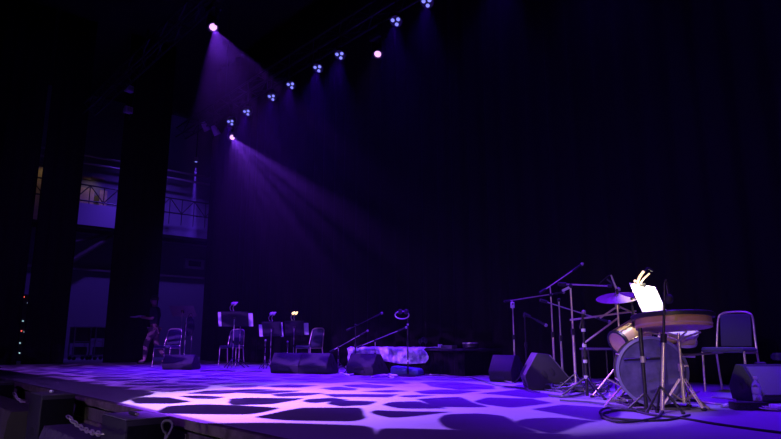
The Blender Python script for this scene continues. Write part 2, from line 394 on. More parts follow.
# ------------------------------------------------------------------ gobo pattern thrown by the pink lamps
cells_px = [
 [(80,398),(113,404),(117,401.5),(129,395.8),(152,392.4),(145,391),(118,387),(70,384)],
 [(134,400),(145,397.4),(166.6,397.4),(183.7,401.7),(172,403.2),(141.4,403.2)],
 [(161,410),(172,406),(201,404.6),(222,406.4),(240,407.2),(265,407),(277,408),(265,411),(247,413.6),(220,413.6),(178,413.3),(165,412.5)],
 [(186.4,396),(205,395.6),(224,397),(211.5,398.6),(197,398.3)],
 [(192.7,393.3),(208,390.6),(229.6,390),(234,392.8),(215,393.8)],
 [(125,387),(154,384.8),(208,385),(201,389),(186,390.6),(165,392)],
 [(229,402.3),(233.5,398.7),(252,397.8),(302,398.2),(288,401.7),(274,404),(238,405)],
 [(261.7,416.7),(283,411.3),(304.6,407.7),(320.8,407.7),(353,408.2),(349.6,412.2),(359.5,418.5),(349.6,421.2),(320.8,421.2),(292,420.3)],
 [(241.6,392.7),(270,390.6),(297,390.6),(288,392),(265,393.8)],
 [(274,394.5),(292,393),(319,393.3),(306,395.4),(283,396)],
 [(220,392),(231,390.2),(252.4,389.2),(270,389.7),(256,391),(238,392.4)],
 [(309,401.4),(313.6,399.2),(335,398.2),(346,400),(330,401),(317,402.6)],
 [(330.7,404),(338.8,401),(360,401),(372.4,401.7),(363.4,405),(340,405.9)],
 [(326,394.5),(340,394.3),(396,394.5),(387,397),(340,396.9)],
 [(324.4,388),(339,387),(354,388.8),(350,390.2),(336,390)],
 [(371.5,412.2),(376,410.4),(412,411.3),(446,412.2),(426,414.3),(390,417.2),(378.7,415)],
 [(386.8,405),(394,402.3),(412,401.7),(430,405.9),(441,408.2),(403,407.7)],
 [(417.4,399.2),(455,397.4),(466,400.5),(483.4,406.8),(470,407.3),(440,406.8)],
 [(440.8,419.4),(451.6,415),(480,414.3),(497.8,416),(505,423),(526.6,431.6),(496,431),(460,429.3),(448,425)],
 [(403,396),(416,395.2),(430,395.6),(412,397)],
 [(416.5,391.5),(440.8,389.7),(476.8,391),(455,393.8),(426,393.8)],
 [(424.6,382.5),(450,381.6),(490.6,386),(494,388.8),(460,389.7),(435,386.5)],
 [(361.6,381.6),(401,381.2),(408,383.4),(394,384),(376,383.4)],
 [(345.4,385.2),(367,384.3),(390,386.6),(376,388),(354,387)],
 [(365,391.5),(394,390.2),(405,391),(387,392.4)],
 [(479,401.4),(487,398),(532,398.7),(546,402.8),(510,407),(492,405)],
 [(481.6,393.3),(523,389.7),(553.6,396),(535.6,397.8),(505,394)],
 [(535.6,409),(561,405),(600,407.7),(620,412),(600,419.4),(561,414)],
 [(518.5,422),(532,419),(561,418),(595,421),(561,426.6),(546,432),(526.6,426.6)],
 [(262,386),(290,384.4),(316,385.5),(300,387.4),(280,387.4)],
 [(225,386.5),(245,385),(262,384.6),(250,387),(235,387.6)],
 [(300,381),(330,379.5),(352,381),(330,383)],
 [(505,388),(520,385),(545,387),(556,391),(530,390)],
 [(200,424),(256,423.3),(360,426),(369,428),(372,442),(270,446)],
 [(378,439),(388.6,429),(426,429.5),(480,433.6),(558,434.5),(540,450),(420,455)],
]
def hull(poly):                                          # straight edges of each dark patch, on the stage floor
    P = sorted((fl(x, y).x, fl(x, y).y) for x, y in poly)
    def half(Q):
        h = []
        for p in Q:
            while len(h) > 1 and (h[-1][0] - h[-2][0]) * (p[1] - h[-2][1]) - (h[-1][1] - h[-2][1]) * (p[0] - h[-2][0]) <= 0: h.pop()
            h.append(p)
        return h[:-1]
    return half(P) + half(P[::-1])
ELL = []
for c in cells_px:
    h = hull(c); n = len(h); E_ = []
    for i in range(n):
        (ax, ay), (bx_, by_) = h[i], h[(i + 1) % n]; L_ = math.hypot(bx_ - ax, by_ - ay)
        nx, ny = (by_ - ay) / L_, -(bx_ - ax) / L_
        E_.append((nx, ny, -(nx * ax + ny * ay)))
    ELL.append(E_)

def gobo(light, L, cells, hot, color, base_power=1.0, vor=None, foot=None, ymin=None):
    l = light.data; l.use_nodes = True; nt = l.node_tree; N = nt.nodes; K = nt.links
    for x in list(N): N.remove(x)
    out = N.new('ShaderNodeOutputLight'); em = N.new('ShaderNodeEmission'); K.new(em.outputs[0], out.inputs[0])
    geo = N.new('ShaderNodeNewGeometry'); sep = N.new('ShaderNodeSeparateXYZ'); K.new(geo.outputs['Incoming'], sep.inputs[0])
    def mth(op, a, b=None, c=None):
        n = N.new('ShaderNodeMath'); n.operation = op
        for i, v in enumerate((a, b, c)):
            if v is None: continue
            if hasattr(v, 'is_linked') or hasattr(v, 'links'): K.new(v, n.inputs[i])
            else: n.inputs[i].default_value = v
        return n.outputs[0]
    fx = mth('SUBTRACT', L.x, mth('MULTIPLY', mth('DIVIDE', sep.outputs[0], sep.outputs[2]), L.z))
    fy = mth('SUBTRACT', L.y, mth('MULTIPLY', mth('DIVIDE', sep.outputs[1], sep.outputs[2]), L.z))
    cb = N.new('ShaderNodeCombineXYZ'); K.new(fx, cb.inputs[0]); K.new(fy, cb.inputs[1])
    vec = cb.outputs[0]
    nz = N.new('ShaderNodeTexNoise'); nz.inputs['Scale'].default_value = 1.7; nz.inputs['Detail'].default_value = 0; K.new(vec, nz.inputs['Vector'])
    sc = N.new('ShaderNodeVectorMath'); sc.operation = 'MULTIPLY_ADD'; K.new(nz.outputs['Color'], sc.inputs[0])
    sc.inputs[1].default_value = (.12, .12, 0); K.new(vec, sc.inputs[2])
    of = N.new('ShaderNodeVectorMath'); of.operation = 'SUBTRACT'; K.new(sc.outputs[0], of.inputs[0]); of.inputs[1].default_value = (.06, .06, 0)
    wv = of.outputs[0]; acc = None
    if cells:
        one = N.new('ShaderNodeVectorMath'); one.operation = 'ADD'; K.new(wv, one.inputs[0]); one.inputs[1].default_value = (0, 0, 1)
        for E_ in cells:
            v = None
            for e_ in E_:
                dt = N.new('ShaderNodeVectorMath'); dt.operation = 'DOT_PRODUCT'; K.new(one.outputs[0], dt.inputs[0]); dt.inputs[1].default_value = e_
                v = dt.outputs['Value'] if v is None else mth('SMOOTH_MAX', v, dt.outputs['Value'], .09)
            acc = v if acc is None else mth('MINIMUM', acc, v)
        lo, hi = .03, .06
    else:
        vo = N.new('ShaderNodeTexVoronoi'); vo.feature = 'DISTANCE_TO_EDGE'; vo.voronoi_dimensions = '2D'; vo.inputs['Scale'].default_value = vor[0]
        K.new(wv, vo.inputs['Vector']); acc = mth('MULTIPLY', vo.outputs['Distance'], -1); lo, hi = -vor[1] - .02, -vor[1] + .02
    mr = N.new('ShaderNodeMapRange'); K.new(acc, mr.inputs[0]); mr.inputs[1].default_value = lo; mr.inputs[2].default_value = hi
    mask = mr.outputs[0]
    def ball(cx, cy_, r0, r1):                        # 1 inside r0, 0 beyond r1
        dx = mth('SUBTRACT', fx, cx); dy = mth('SUBTRACT', fy, cy_)
        dd = mth('SQRT', mth('ADD', mth('MULTIPLY', dx, dx), mth('MULTIPLY', dy, dy)))
        q = N.new('ShaderNodeMapRange'); q.interpolation_type = 'SMOOTHSTEP'; K.new(dd, q.inputs[0])
        q.inputs[1].default_value = r0; q.inputs[2].default_value = r1; q.inputs[3].default_value = 1; q.inputs[4].default_value = 0
        return q.outputs[0]
    if ymin is not None:
        q = N.new('ShaderNodeMapRange'); K.new(fy, q.inputs[0]); q.inputs[1].default_value = ymin - .03; q.inputs[2].default_value = ymin + .03; mask = mth('MULTIPLY', mask, q.outputs[0])
    if ymin is not None:
        q = N.new('ShaderNodeMapRange'); K.new(fy, q.inputs[0]); q.inputs[1].default_value = 10.6; q.inputs[2].default_value = 11.6; q.inputs[3].default_value = 1; q.inputs[4].default_value = 0; mask = mth('MULTIPLY', mask, q.outputs[0])
    if foot: mask = mth('MULTIPLY', mask, ball(*foot))
    g_ = mth('MULTIPLY_ADD', ball(*hot[:4]), hot[4], hot[5])
    K.new(mth('MULTIPLY', mth('MULTIPLY', mask, g_), base_power), em.inputs['Strength'])
    em.inputs['Color'].default_value = (*color, 1)
l1 = spot('pink pattern beam left', L1 + D1 * .1, (-4.9, 4.0, 0), 11000, (1, 1, 1), 50, .15, .012)
gobo(l1, L1 + D1 * .1, ELL, (-5.2, 3.4, .3, 3.0, .7, .5), (.21, .035, 1.0), foot=(-4.75, 4.35, 2.3, 2.9))
l2 = spot('pink pattern beam right', L2 + D2 * .1, (-4.7, 4.5, 0), 13000, (1, 1, 1), 32, .15, .012)
gobo(l2, L2 + D2 * .1, ELL, (-4.4, 4.6, .5, 3.2, .6, .4), (.22, .04, 1.0), foot=(-4.5, 4.5, 2.3, 2.9))
fh = Vector((-2.5, -5.5, 7.0))
l3 = spot('front of house pattern', fh, (-5.0, 3.6, 0), 21000, (1, 1, 1), 44, .2, .012)
gobo(l3, fh, ELL, (-5.8, 2.7, .3, 2.9, 1.0, .13), (.84, .56, 1.0), foot=(-4.9, 4.25, 2.75, 3.0), ymin=1.98)
fo = Vector((-6.5, -6.5, 6.5))
l4 = spot('front of house wash', fo, (-12.0, 5.0, 0), 19000, (1, 1, 1), 66, .4, .02)
gobo(l4, fo, None, (-12.0, 5.6, 2.5, 9.0, 1.0, .0), (.27, .06, 1.0), vor=(1.35, .13), ymin=2.6)
spot('violet front fill', (-1.5, -7.0, 6.0), (-3.4, 4.6, .2), 2000, (.25, .05, 1.0), 46, .8, .15)  # unseen fill added to lift the front of the stage in violet
spot('violet front fill', (-4.5, -7.0, 6.0), (-8.0, 2.9, .0), 1900, (.28, .09, 1.0), 42, .9, .15)  # second added fill, for the left front of the floor
spot('pink lamp glow', L3 + D3 * .1, (-6.5, 4.0, 0), 60, (.6, .25, 1.0), 30, .8, .05)

# ------------------------------------------------------------------ seats and stands
def make_chair(label, loc, rz):
    t = thing('banquet_chair', label, 'chair', loc, rz, 'upholstered stacking chairs on the stage')
    w = .215
    MB().box((0, -.02, .455), (.44, .45, .06)).build('seat', M_uphol, t, bevel=.022)
    tilt = Matrix.Rotation(R(-10), 3, 'X')
    b = MB(); b.prism([(-.015, -.19), (.02, -.19), (.02, .17), (.012, .20), (-.015, .17)], -.165, .165, Matrix.Translation((0, .262, .68)) @ tilt.to_4x4())
    b.build('backrest', M_uphol, t, bevel=.01)
    pts = [(-w, .20, .40), (-w + .012, .235, .60), (-w + .03, .285, .82), (-w + .07, .298, .872), (-.08, .302, .888), (.08, .302, .888), (w - .07, .298, .872), (w - .03, .285, .82), (w - .012, .235, .60), (w, .20, .40)]
    MB().tube(smooth_path(pts, 4), .0125, 10).build('back_frame', M_chrome, t)
    for sx in (-1, 1):
        MB().cyl((sx * w, -.21, .44), (sx * (w + .005), -.235, 0.0), .0125, seg=10).build('leg', M_chrome, t)
        MB().tube([(sx * w, .20, .42), (sx * (w + .003), .235, .2), (sx * (w + .006), .28, .0)], .0125, 10).build('leg', M_chrome, t)
        MB().cyl((sx * w, -.21, .425), (sx * w, .20, .425), .0115, seg=8).build('seat_rail', M_chrome, t)
    return t
def chair_loc(px, py): p = fl(px, py); return (p.x, p.y, 0)
chair0 = make_chair('purple-lit stacking chair beside the walking person, farthest left of the chairs', chair_loc(166, 366), R(36))
dup(chair0, chair_loc(231, 365.3), R(38), 'stacking chair behind the black music stand with side pages, second from left')
dup(chair0, chair_loc(309, 367), R(14), 'stacking chair behind the pair of floor monitors at centre left')
dup(chair0, chair_loc(734, 391.5), R(2), 'large dark blue stacking chair beside the drum kit at right')

def tripod(t, base, hub_z, spread, m, rot=0.0, r=.010, foot=True, brace=True):
    for k in range(3):
        a = rot + k * 2 * PI / 3; e = Vector((math.cos(a) * spread, math.sin(a) * spread, r))
        lg = MB().cyl((0, 0, hub_z), e, r, seg=8).build('leg', m, t)
        if foot: MB().ball(e, r * 1.7, (1, 1, .8), 8).build('rubber_foot', M_rubber, lg)

def music_stand(px, py, top_py, tray_w, tray_h, rz, tilt, label, m=None, pages=(), lamp=None, tray_px=None):
    b = fl(px, py); t = thing('music_stand', label, 'music stand', (b.x, b.y, 0), rz)
    zt = up_at(px, top_py, b).z
    MB().cyl((0, 0, .03), (0, 0, zt), .011, seg=10).build('pole', M_grey, t)
    MB().cyl((0, 0, zt * .5), (0, 0, zt * .5 + .06), .018, seg=10).build('collar', M_tube, t)
    tripod(t, b, .22, .27, M_tube, rot=R(30), r=.009)
    q = Matrix.Translation((0, .03, zt)) @ Matrix.Rotation(R(tilt), 4, 'X')
    dk = MB(); dk.box((0, 0, 0), (tray_w, .008, tray_h)); dk.box((0, .03, -tray_h / 2), (tray_w, .06, .008)); dk.box((0, .058, -tray_h / 2 + .012), (tray_w, .005, .03))
    o = dk.build('tray', m or M_trayb, t); o.matrix_local = q
    br = MB().box((0, -.02, 0), (.07, .035, .09)).build('tilt_bracket', M_tube, t, bevel=.006); br.matrix_local = q
    root_inv = Matrix.Translation((b.x, b.y, 0)) @ Matrix.Rotation(rz, 4, 'Z')
    for (x0, x1, z0, z1, lb) in pages:
        s_ = MB().box(((x0 + x1) / 2, .012, (z0 + z1) / 2), (abs(x1 - x0), .004, abs(z1 - z0))).build('sheet_music', M_paper)
        s_.matrix_world = root_inv @ q; tag(s_, lb, 'paper', 'sheets on the music stands')
    return t, b, root_inv @ q, zt
def clip_lamp(Mw, x, h, label, lit, out=.16, n=2):
    t = thing('clip_lamp', label, 'lamp'); t.matrix_world = Mw @ Matrix.Translation((x, 0, h))
    MB().box((0, 0, .0), (.05, .035, .05)).build('clip', M_tube, t, bevel=.006)
    for k in range(n):
        x_ = (k - (n - 1) / 2) * .07
        nk = smooth_path([(x_, 0, .02), (x_ - .01, -.02, .10), (x_ + .03, .02, .17), (x_ + .07, .10, .19)], 5)
        MB().tube(nk, .007, 8).build('gooseneck', M_chrome, t)
        hd = MB().lathe([(0, .0), (.012, .0), (.03, .05), (.03, .09), (0, .09)], 14, Matrix.Translation((x_ + .06, .08, .195)) @ Matrix.Rotation(R(105), 4, 'X') @ Matrix.Rotation(R(-20), 4, 'Y')).build('lamp_head', M_white if not lit else M_lamp, t)
    return t
RZ0 = R(18)
tA, bA, mA, _ = music_stand(179, 364, 311, .70, .34, YAW - R(10), 38, 'bare dark music stand with tilted tray behind the leftmost floor monitor', m=M_grey)
tB, bB, mB, _ = music_stand(232, 367.8, 319, .64, .34, YAW - R(8), 14, 'black music stand with pages sticking out both sides in front of a chair', pages=((-.40, -.33, -.17, .16, 'narrow white page edge on the left side of the chair-side music stand'), (.32, .42, -.17, .13, 'white page sticking out right of the chair-side music stand')))
clip_lamp(mB, -.05, .17, 'small clip lamp on top of the music stand in front of a chair', False)
tC, bC, mC, _ = music_stand(270, 368, 329, .44, .34, YAW - R(6), 22, 'black music stand with a page on each side, left of the pair at centre left', pages=((-.30, -.20, -.18, .10, 'white page hanging at the left edge of the centre left music stand'), (.19, .25, -.19, .15, 'slim white page at the right edge of the centre left music stand')))
clip_lamp(mC, .0, .17, 'unlit pale twin clip lamp on the left stand of the pair', False)
tD, bD, mD, _ = music_stand(293, 366.5, 328, .46, .36, YAW - R(4), 20, 'black music stand with a glowing lamp, right of the pair at centre left', pages=((.22, .34, -.17, .12, 'white page hanging at the right edge of the lamp-lit music stand'),))
clip_lamp(mD, -.02, .18, 'lit clip lamp on the music stand beside the stacking chair', True)
lp = mD @ Vector((.05, .10, .34)); spot('clip lamp light', lp, mD @ Vector((0, .05, -.1)), 5, (1, .8, .55), 110, .6, .02)

def microphone(p, d, label, m=M_tube, L=.17, r=.017, foam=False):
    p = Vector(p); d = Vector(d).normalized()
    t = thing('microphone', label, 'microphone', p); q = d.to_track_quat('Z', 'Y').to_matrix().to_4x4()
    MB().lathe([(0, -L * .7), (r * .6, -L * .7), (r * .8, 0), (r, L * .18), (0, L * .18)], 14, q).build('handle', m, t)
    MB().ball(q @ Vector((0, 0, L * .28)), r * (1.8 if foam else 1.35), (1, 1, 1.15), 12, q.to_3x3()).build('grille', M_rubber if foam else M_grey, t)
    return t
def mic_stand(px, py, top_py, label, m=M_tube, boom=None, base='tripod', mic=None, tape=0, spread=.30, rot=0.0, r=.010, top=None, m2=None):
    b = fl(px, py); t = thing('microphone_stand', label, 'microphone stand', (b.x, b.y, 0), 0)
    o = Vector((b.x, b.y, 0)); tp_ = up_at(*top, b) - o if top else Vector((0, 0, up_at(px, top_py, b).z)); zt = tp_.z; lv = tp_ / zt
    MB().cyl((0, 0, .02), lv * (zt * .55), r * 1.25, seg=10).build('lower_tube', m, t)
    MB().cyl(lv * (zt * .5), tp_, r * .85, seg=10).build('upper_tube', m2 or m, t)
    MB().cyl(lv * (zt * .53), lv * (zt * .53 + .07), r * 2, seg=10).build('clutch', M_rubber, t)
    if base == 'tripod': tripod(t, b, .20, spread * .75, M_tube, rot, r * .8)
    else: MB().lathe([(0, 0), (.13, 0), (.135, .012), (.11, .026), (.03, .035), (0, .035)], 28).build('round_base', m, t)
    for k in range(tape):
        z = zt * (.25 + .62 * k / max(1, tape - 1)); MB().cyl((0, 0, z), (0, 0, z + .03), r * 1.6, seg=10).build('tape_band', M_tape, t)
    if boom:
        (x0, y0), (x1, y1), off0, off1 = boom
        p, q = up_at(x0, y0, b, off0) - o, up_at(x1, y1, b, off1) - o
        MB().cyl(p, q, r * .72, seg=8).build('boom', m, t)
        # joint where boom passes the pole
        dd = (q - p); tt = max(0, min(1, -(p.x * dd.x + p.y * dd.y) / max(1e-6, dd.x ** 2 + dd.y ** 2)))
        j = p + dd * tt; MB().ball((0, 0, zt), r * 2.3, (1, 1, 1), 10).build('swivel_joint', M_rubber, t)
        if (j - Vector((0, 0, zt))).length > .02: MB().cyl((0, 0, zt), j, r * .8).build('boom_clamp', m, t)
        lo = p if (p - j).length < (q - j).length else q
        MB().cyl(lo, lo + (j - lo).normalized() * .09, r * 1.9, seg=10).build('counterweight', M_rubber, t)
        end = q if lo is p else p
        MB().cyl(end - (end - j).normalized() * .02, end + (end - j).normalized() * .03, r * 1.5, seg=8).build('mic_clip', M_plastic, t)
        if mic: microphone(end + o + (end - j).normalized() * .07, (end - j) if mic[1] is None else mic[1], mic[0], foam=len(mic) > 2)
    elif mic:
        MB().box((0, 0, zt), (.03, .03, .06)).build('mic_clip', M_plastic, t)
        microphone(Vector((b.x, b.y, zt + .05)), mic[1], mic[0], foam=len(mic) > 2)
    return t, o, zt

LFT = -RT; RGT = RT
mic_stand(183.5, 366, 318, 'thin microphone stand rising behind the leftmost floor monitor', M_grey, rot=R(20))
mic_stand(238.5, 367, 325, 'slim chrome microphone stand close by the chair behind the page-laden music stand', M_chrome, boom=((240, 325), (246, 324), 0, 0), rot=R(50), mic=('small pale microphone pointing right beside the page-laden music stand', None))
mic_stand(264.5, 369, 345, 'short chrome microphone stand under the centre left music stand', M_chrome, rot=R(80), r=.009, spread=.2, mic=('short microphone on a low stand under the centre left music stand', (-.3, .2, 1)))
mic_stand(287, 368, 346, 'low microphone stand between the paired music stands', M_chrome, rot=R(10), r=.009, spread=.2, mic=('short microphone on a low stand between the paired music stands', (-.5, .2, 1)))
mic_stand(355, 374, 325, 'black microphone stand behind the cloth riser corner with upward boom', M_tube, boom=((346.5, 330.5), (376, 316), 0, .1), mic=('dark microphone pointing up right above the cloth-covered riser', None), rot=R(15))
mic_stand(338, 373, 347, 'low boom stand between the paired floor monitors and the riser', M_grey, boom=((330, 352), (362, 334), 0, .05), mic=('pale-tipped microphone on the low boom left of the riser', None), rot=R(70))
mic_stand(375, 375, 341, 'grey boom stand reaching over the mottled cloth on the riser', M_grey, boom=((357, 347.5), (400, 330), 0, .1), mic=('pale microphone at the end of the boom above the mottled cloth', None), rot=R(40))
t4, o4, z4 = mic_stand(408, 376.5, 318, 'upright black stand with white tape bands before the riser', M_tube, base='round', tape=3)
hp = thing('headphones', 'pale headphones hung on top of the upright taped stand before the riser', 'headphones', (o4.x, o4.y, z4))
c = up_at(402, 315, o4) - Vector((o4.x, o4.y, z4))
arc = [c + RT * (.115 * math.cos(a)) + Vector((0, 0, 1)) * (.065 * math.sin(a)) + NH * (.03 * math.sin(a)) for a in [R(x) for x in range(-10, 351, 20)]]
MB().tube(arc, .011, 8, closed=True).build('headband', M_grey, hp)
for s_ in (-.03, .07): MB().ball(c + RT * s_ + Vector((0, 0, .055)), .045, (1, .7, 1), 12).build('ear_cup', M_plastic, hp)

# right-hand group
mic_stand(515.5, 381, 304, 'chrome boom stand behind the small floor monitor with long level boom', M_chrome, boom=((504, 301.5), (556, 293.5), 0, .1), mic=('dark microphone at the right end of the long level boom', None), rot=R(30))
mic_stand(527.5, 384, 316, 'thin black stand with short downward arm behind the two angled monitors', M_tube, boom=((524, 313.5), (538, 321), 0, 0), mic=('small pale microphone tilted down right on the short arm', None), rot=R(55))
mic_stand(555.5, 387, 295, 'chrome boom stand whose arm rises highest at right centre', M_chrome, boom=((540, 293), (575, 269), 0, .05), mic=('microphone pointing up right, highest of all on the boom arms', None), rot=R(10))
mic_stand(563.5, 389, 300, 'thin grey stand with arm sloping down right beside the tallest boom', M_grey, boom=((540, 300), (600, 319), 0, .05), mic=('small microphone at the low right end of the sloping arm', None), rot=R(75))
mic_stand(576.5, 392, 286, 'chrome boom stand with level boom ending beside the cymbal', M_chrome, boom=((558, 284), (609, 286), 0, .0), mic=('slim dark microphone above the cymbal on the level boom', (.5, .3, -.6)), rot=R(95), r=.012)
mic_stand(587.5, 398, 322, 'black tripod stand with tape bands left of the drum kit', M_tube, tape=4, spread=.34, rot=R(-20), r=.013, mic=('stubby microphone on the taped black tripod stand', (.2, .2, 1)))
tag(MB().box(up_at(566, 289, fl(570, 392)), (.10, .03, .03), Matrix.Rotation(YAW, 3, 'Z') @ Matrix.Rotation(R(-25), 3, 'Y')).build('cable_clamp', M_white, bevel=.01), 'white clamp fixed where the booms cross at right centre', 'clamp')
tag(MB().box(up_at(512.5, 305, fl(514, 381)), (.06, .035, .09), Matrix.Rotation(YAW, 3, 'Z')).build('cable_clamp', M_white, bevel=.01), 'white clip at the left end of the long level boom', 'clamp')
t11, o11, z11 = mic_stand(662.5, 413, 282, 'tall microphone stand in front of the bass drum with chrome lower tube', M_chrome, rot=R(10), spread=.20, r=.012, top=(664.5, 283), m2=M_tube)
mp_ = up_at(666.5, 283, o11)
MB().cyl(up_at(664.5, 283, o11) - o11, mp_ - o11 + Vector((0, 0, .03)), .009).build('mic_clip', M_plastic, t11)
microphone(up_at(668, 294, o11), (.1, -.1, -1), 'black foam-headed microphone hanging down in front of the white page', foam=True, L=.14, r=.02)

# ------------------------------------------------------------------ floor monitors
PROF = [(-.20, 0), (.24, 0), (.27, .06), (.02, .37), (-.10, .385), (-.24, .15)]
def wedge(label, px, py, rz, w=.56, k=1.0):
    b = fl(px, py); t = thing('floor_monitor', label, 'speaker', (b.x, b.y, 0), rz, 'wedge floor monitors')
    pr = [(y * k, z * k + .004) for y, z in PROF]
    MB().prism(pr, -w / 2, w / 2).build('cabinet', M_cab, t, bevel=.012)
    a, c = Vector((0, *pr[2])), Vector((0, *pr[3])); d = c - a; nn = Vector((0, -d.z, d.y)).normalized() * -1
    if nn.z < 0: nn = -nn
    ang = math.atan2(d.z, d.y); mid = (a + c) / 2 + nn * .006
    gr = MB(); gr.box(mid, (w * .93, d.length * .9, .014), Matrix.Rotation(ang, 3, 'X')); gr.build('grille', M_grille, t, bevel=.005)
    MB().box((0, -.215 * k, .075 * k), (w * .4, .03, .05), Matrix.Rotation(R(14), 3, 'X')).build('connector_panel', M_plastic, t, bevel=.004)
    for s_ in (-1, 1):
        hx = s_ * (w / 2 + .002)
        h_ = MB()
        for zz, yy in ((.16, -.03), (.19, .05)):
            h_.ball((hx, yy * k, zz * k), .045 * k, (.16, .55, 1), 14, Matrix.Rotation(R(25), 3, 'X'))
        h_.build('handle_recess', M_rubber, t)
    return t
wedge('small floor monitor at far left in front of the bare music stand', 181, 369.5, R(38), .68, .78)
wedge('long floor monitor, left one of the touching pair at centre left', 290, 373, R(26), .60, .93)
wedge('floor monitor with lit right end, right one of the touching pair at centre left', 317, 373.5, R(26), .62, .93)
wedge('dark floor monitor in front of the left end of the cloth-covered riser', 367, 375, R(12), .58, .93)
wedge('small floor monitor with lavender-lit face, left one of the two beside the boom stands', 508, 381.5, R(8), .36, .95)
wedge('dark floor monitor with its side to us and oval handles, beside the cable heap', 545, 389, R(-46), .50, 1.08)
wedge('large blue-lit floor monitor at the right edge behind the water bottle', 776, 401, R(238), .64, .86)

# ------------------------------------------------------------------ riser with cloth and small things
rx0, rx1, ry, rh = -9.88, -6.9, 7.55, .44
t = thing('stage_riser', 'low black platform at the foot of the backdrop, partly covered by mottled cloth', 'platform', ((rx0 + rx1) / 2, ry + .5, 0))
MB().box((0, 0, rh - .015), (rx1 - rx0, 1.0, .03)).build('deck', M_cab, t, bevel=.008)
sk = MB(); L_ = rx1 - rx0; n = 120
for (p0, p1) in (((-L_ / 2, -.48), (L_ / 2, -.48)), ((L_ / 2 - .02, -.48), (L_ / 2 - .02, .48))):
    p0, p1 = Vector((*p0, 0)), Vector((*p1, 0)); d = (p1 - p0); nr = Vector((d.y, -d.x, 0)).normalized(); rows = [[], [], [], []]
    for i in range(n + 1):
        w = 2 * PI * i / n * 26
        for r_, (z, am, th) in enumerate(((.006, .02, 0), (rh - .06, .008, 0), (rh - .06, .008, .012), (.006, .02, .012))):
            v = p0 + d * (i / n) + nr * (am * math.sin(w) - th); v.z = z; rows[r_].append(sk.bm.verts.new(v))
    for A, B in zip(rows, rows[1:]):
        for i in range(n): sk.bm.faces.new((A[i], A[i + 1], B[i + 1], B[i]))
sk.build('skirt', M_black, t)
for sx in (-1.4, -.5, .5, 1.4):
    for s2 in (-.42, .42): MB().cyl((sx, s2, 0), (sx, s2, rh - .06), .024, seg=10).build('leg', M_tube, t)
# cloth over the front-left of the deck
bm = bmesh.new(); cx0, cx1 = rx0 - .02, -7.72; nx, ny = 90, 26; V = []
for j in range(ny + 1):
    row = []
    for i in range(nx + 1):
        u = i / nx; x = cx0 + (cx1 - cx0) * u + .08 * math.sin(j * .35) * u; s_ = j / ny * .95
        wob = .012 * math.sin(u * 38 + j * .5) + .010 * math.sin(u * 71 - j * .3) + .008 * random.random()
        if s_ < .60: y, z = ry + .60 - s_, rh + .012 + abs(wob) * .5
        else:
            h = s_ - .60; y, z = ry - .035 - abs(wob) * 1.4 - .02 * math.sin(u * 20), rh + .01 - h * (.72 + .06 * math.sin(u * 9 + 1))
        row.append(bm.verts.new((x, y, z)))
    V.append(row)
for A, B in zip(V, V[1:]):
    for i in range(nx): bm.faces.new((A[i], A[i + 1], B[i + 1], B[i])).smooth = True
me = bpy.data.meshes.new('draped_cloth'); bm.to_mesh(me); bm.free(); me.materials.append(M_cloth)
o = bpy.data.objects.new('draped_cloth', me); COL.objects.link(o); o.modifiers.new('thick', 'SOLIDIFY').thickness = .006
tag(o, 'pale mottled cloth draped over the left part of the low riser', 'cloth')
def on_riser(px, py): 
    d = ray(px, py); return CAM + d * ((ry + .25) / d.y)
p = on_riser(446, 349); t = thing('small_box', 'small pale box with a bright corner lying on the riser edge', 'box', (p.x, ry + .3, rh))
MB().box((0, 0, .03), (.30, .14, .06)).build('box_body', M_cabtop, t, bevel=.006)
MB().box((-.13, -.06, .045), (.06, .05, .06)).build('bright_tab', M_white, t, bevel=.004)
p = on_riser(476, 349); t = thing('hand_drum', 'small dark round drum standing at the right end of the riser', 'drum', (min(p.x, rx1 - .16), ry + .35, rh))
MB().lathe([(0, 0), (.10, 0), (.13, .03), (.13, .08), (0, .08)], 24).build('shell', M_plastic, t)
MB().lathe([(0, .08), (.135, .08), (.135, .10), (.12, .105), (0, .10)], 24).build('drum_head', M_grey, t)
p = on_riser(415, 344); t = thing('small_percussion_stand', 'small dark tangle of metal percussion standing behind the taped stand on the riser', 'percussion', (p.x, ry + .45, rh))
MB().box((0, 0, .015), (.22, .12, .03)).build('base', M_plastic, t, bevel=.004)
for k in range(3):
    MB().ball((-.07 + k * .07, 0, .13 + .03 * (k % 2)), .045, (1, .5, 1), 10).build('bell', M_tube, t)
    MB().cyl((-.07 + k * .07, 0, .03), (-.07 + k * .07, 0, .1), .006).build('stem', M_tube, t)
p = fl(405, 376); bg = MB()
bg.box((0, 0, .08), (.50, .34, .15)); o = bg.build('stage_bag', M_blue, bevel=.05)
bm = bmesh.new(); bm.from_mesh(o.data)
for v in bm.verts:
    v.co.z = v.co.z * (1 - .5 * max(0, v.co.x + .1)) + .012 * math.sin(v.co.x * 20) * (v.co.z > .05)
bm.to_mesh(o.data); bm.free()
o.location = (p.x, p.y + .05, .0); o.rotation_euler = (0, 0, R(30)); tag(o, 'crumpled dark blue bag lying on the floor in front of the riser', 'bag')

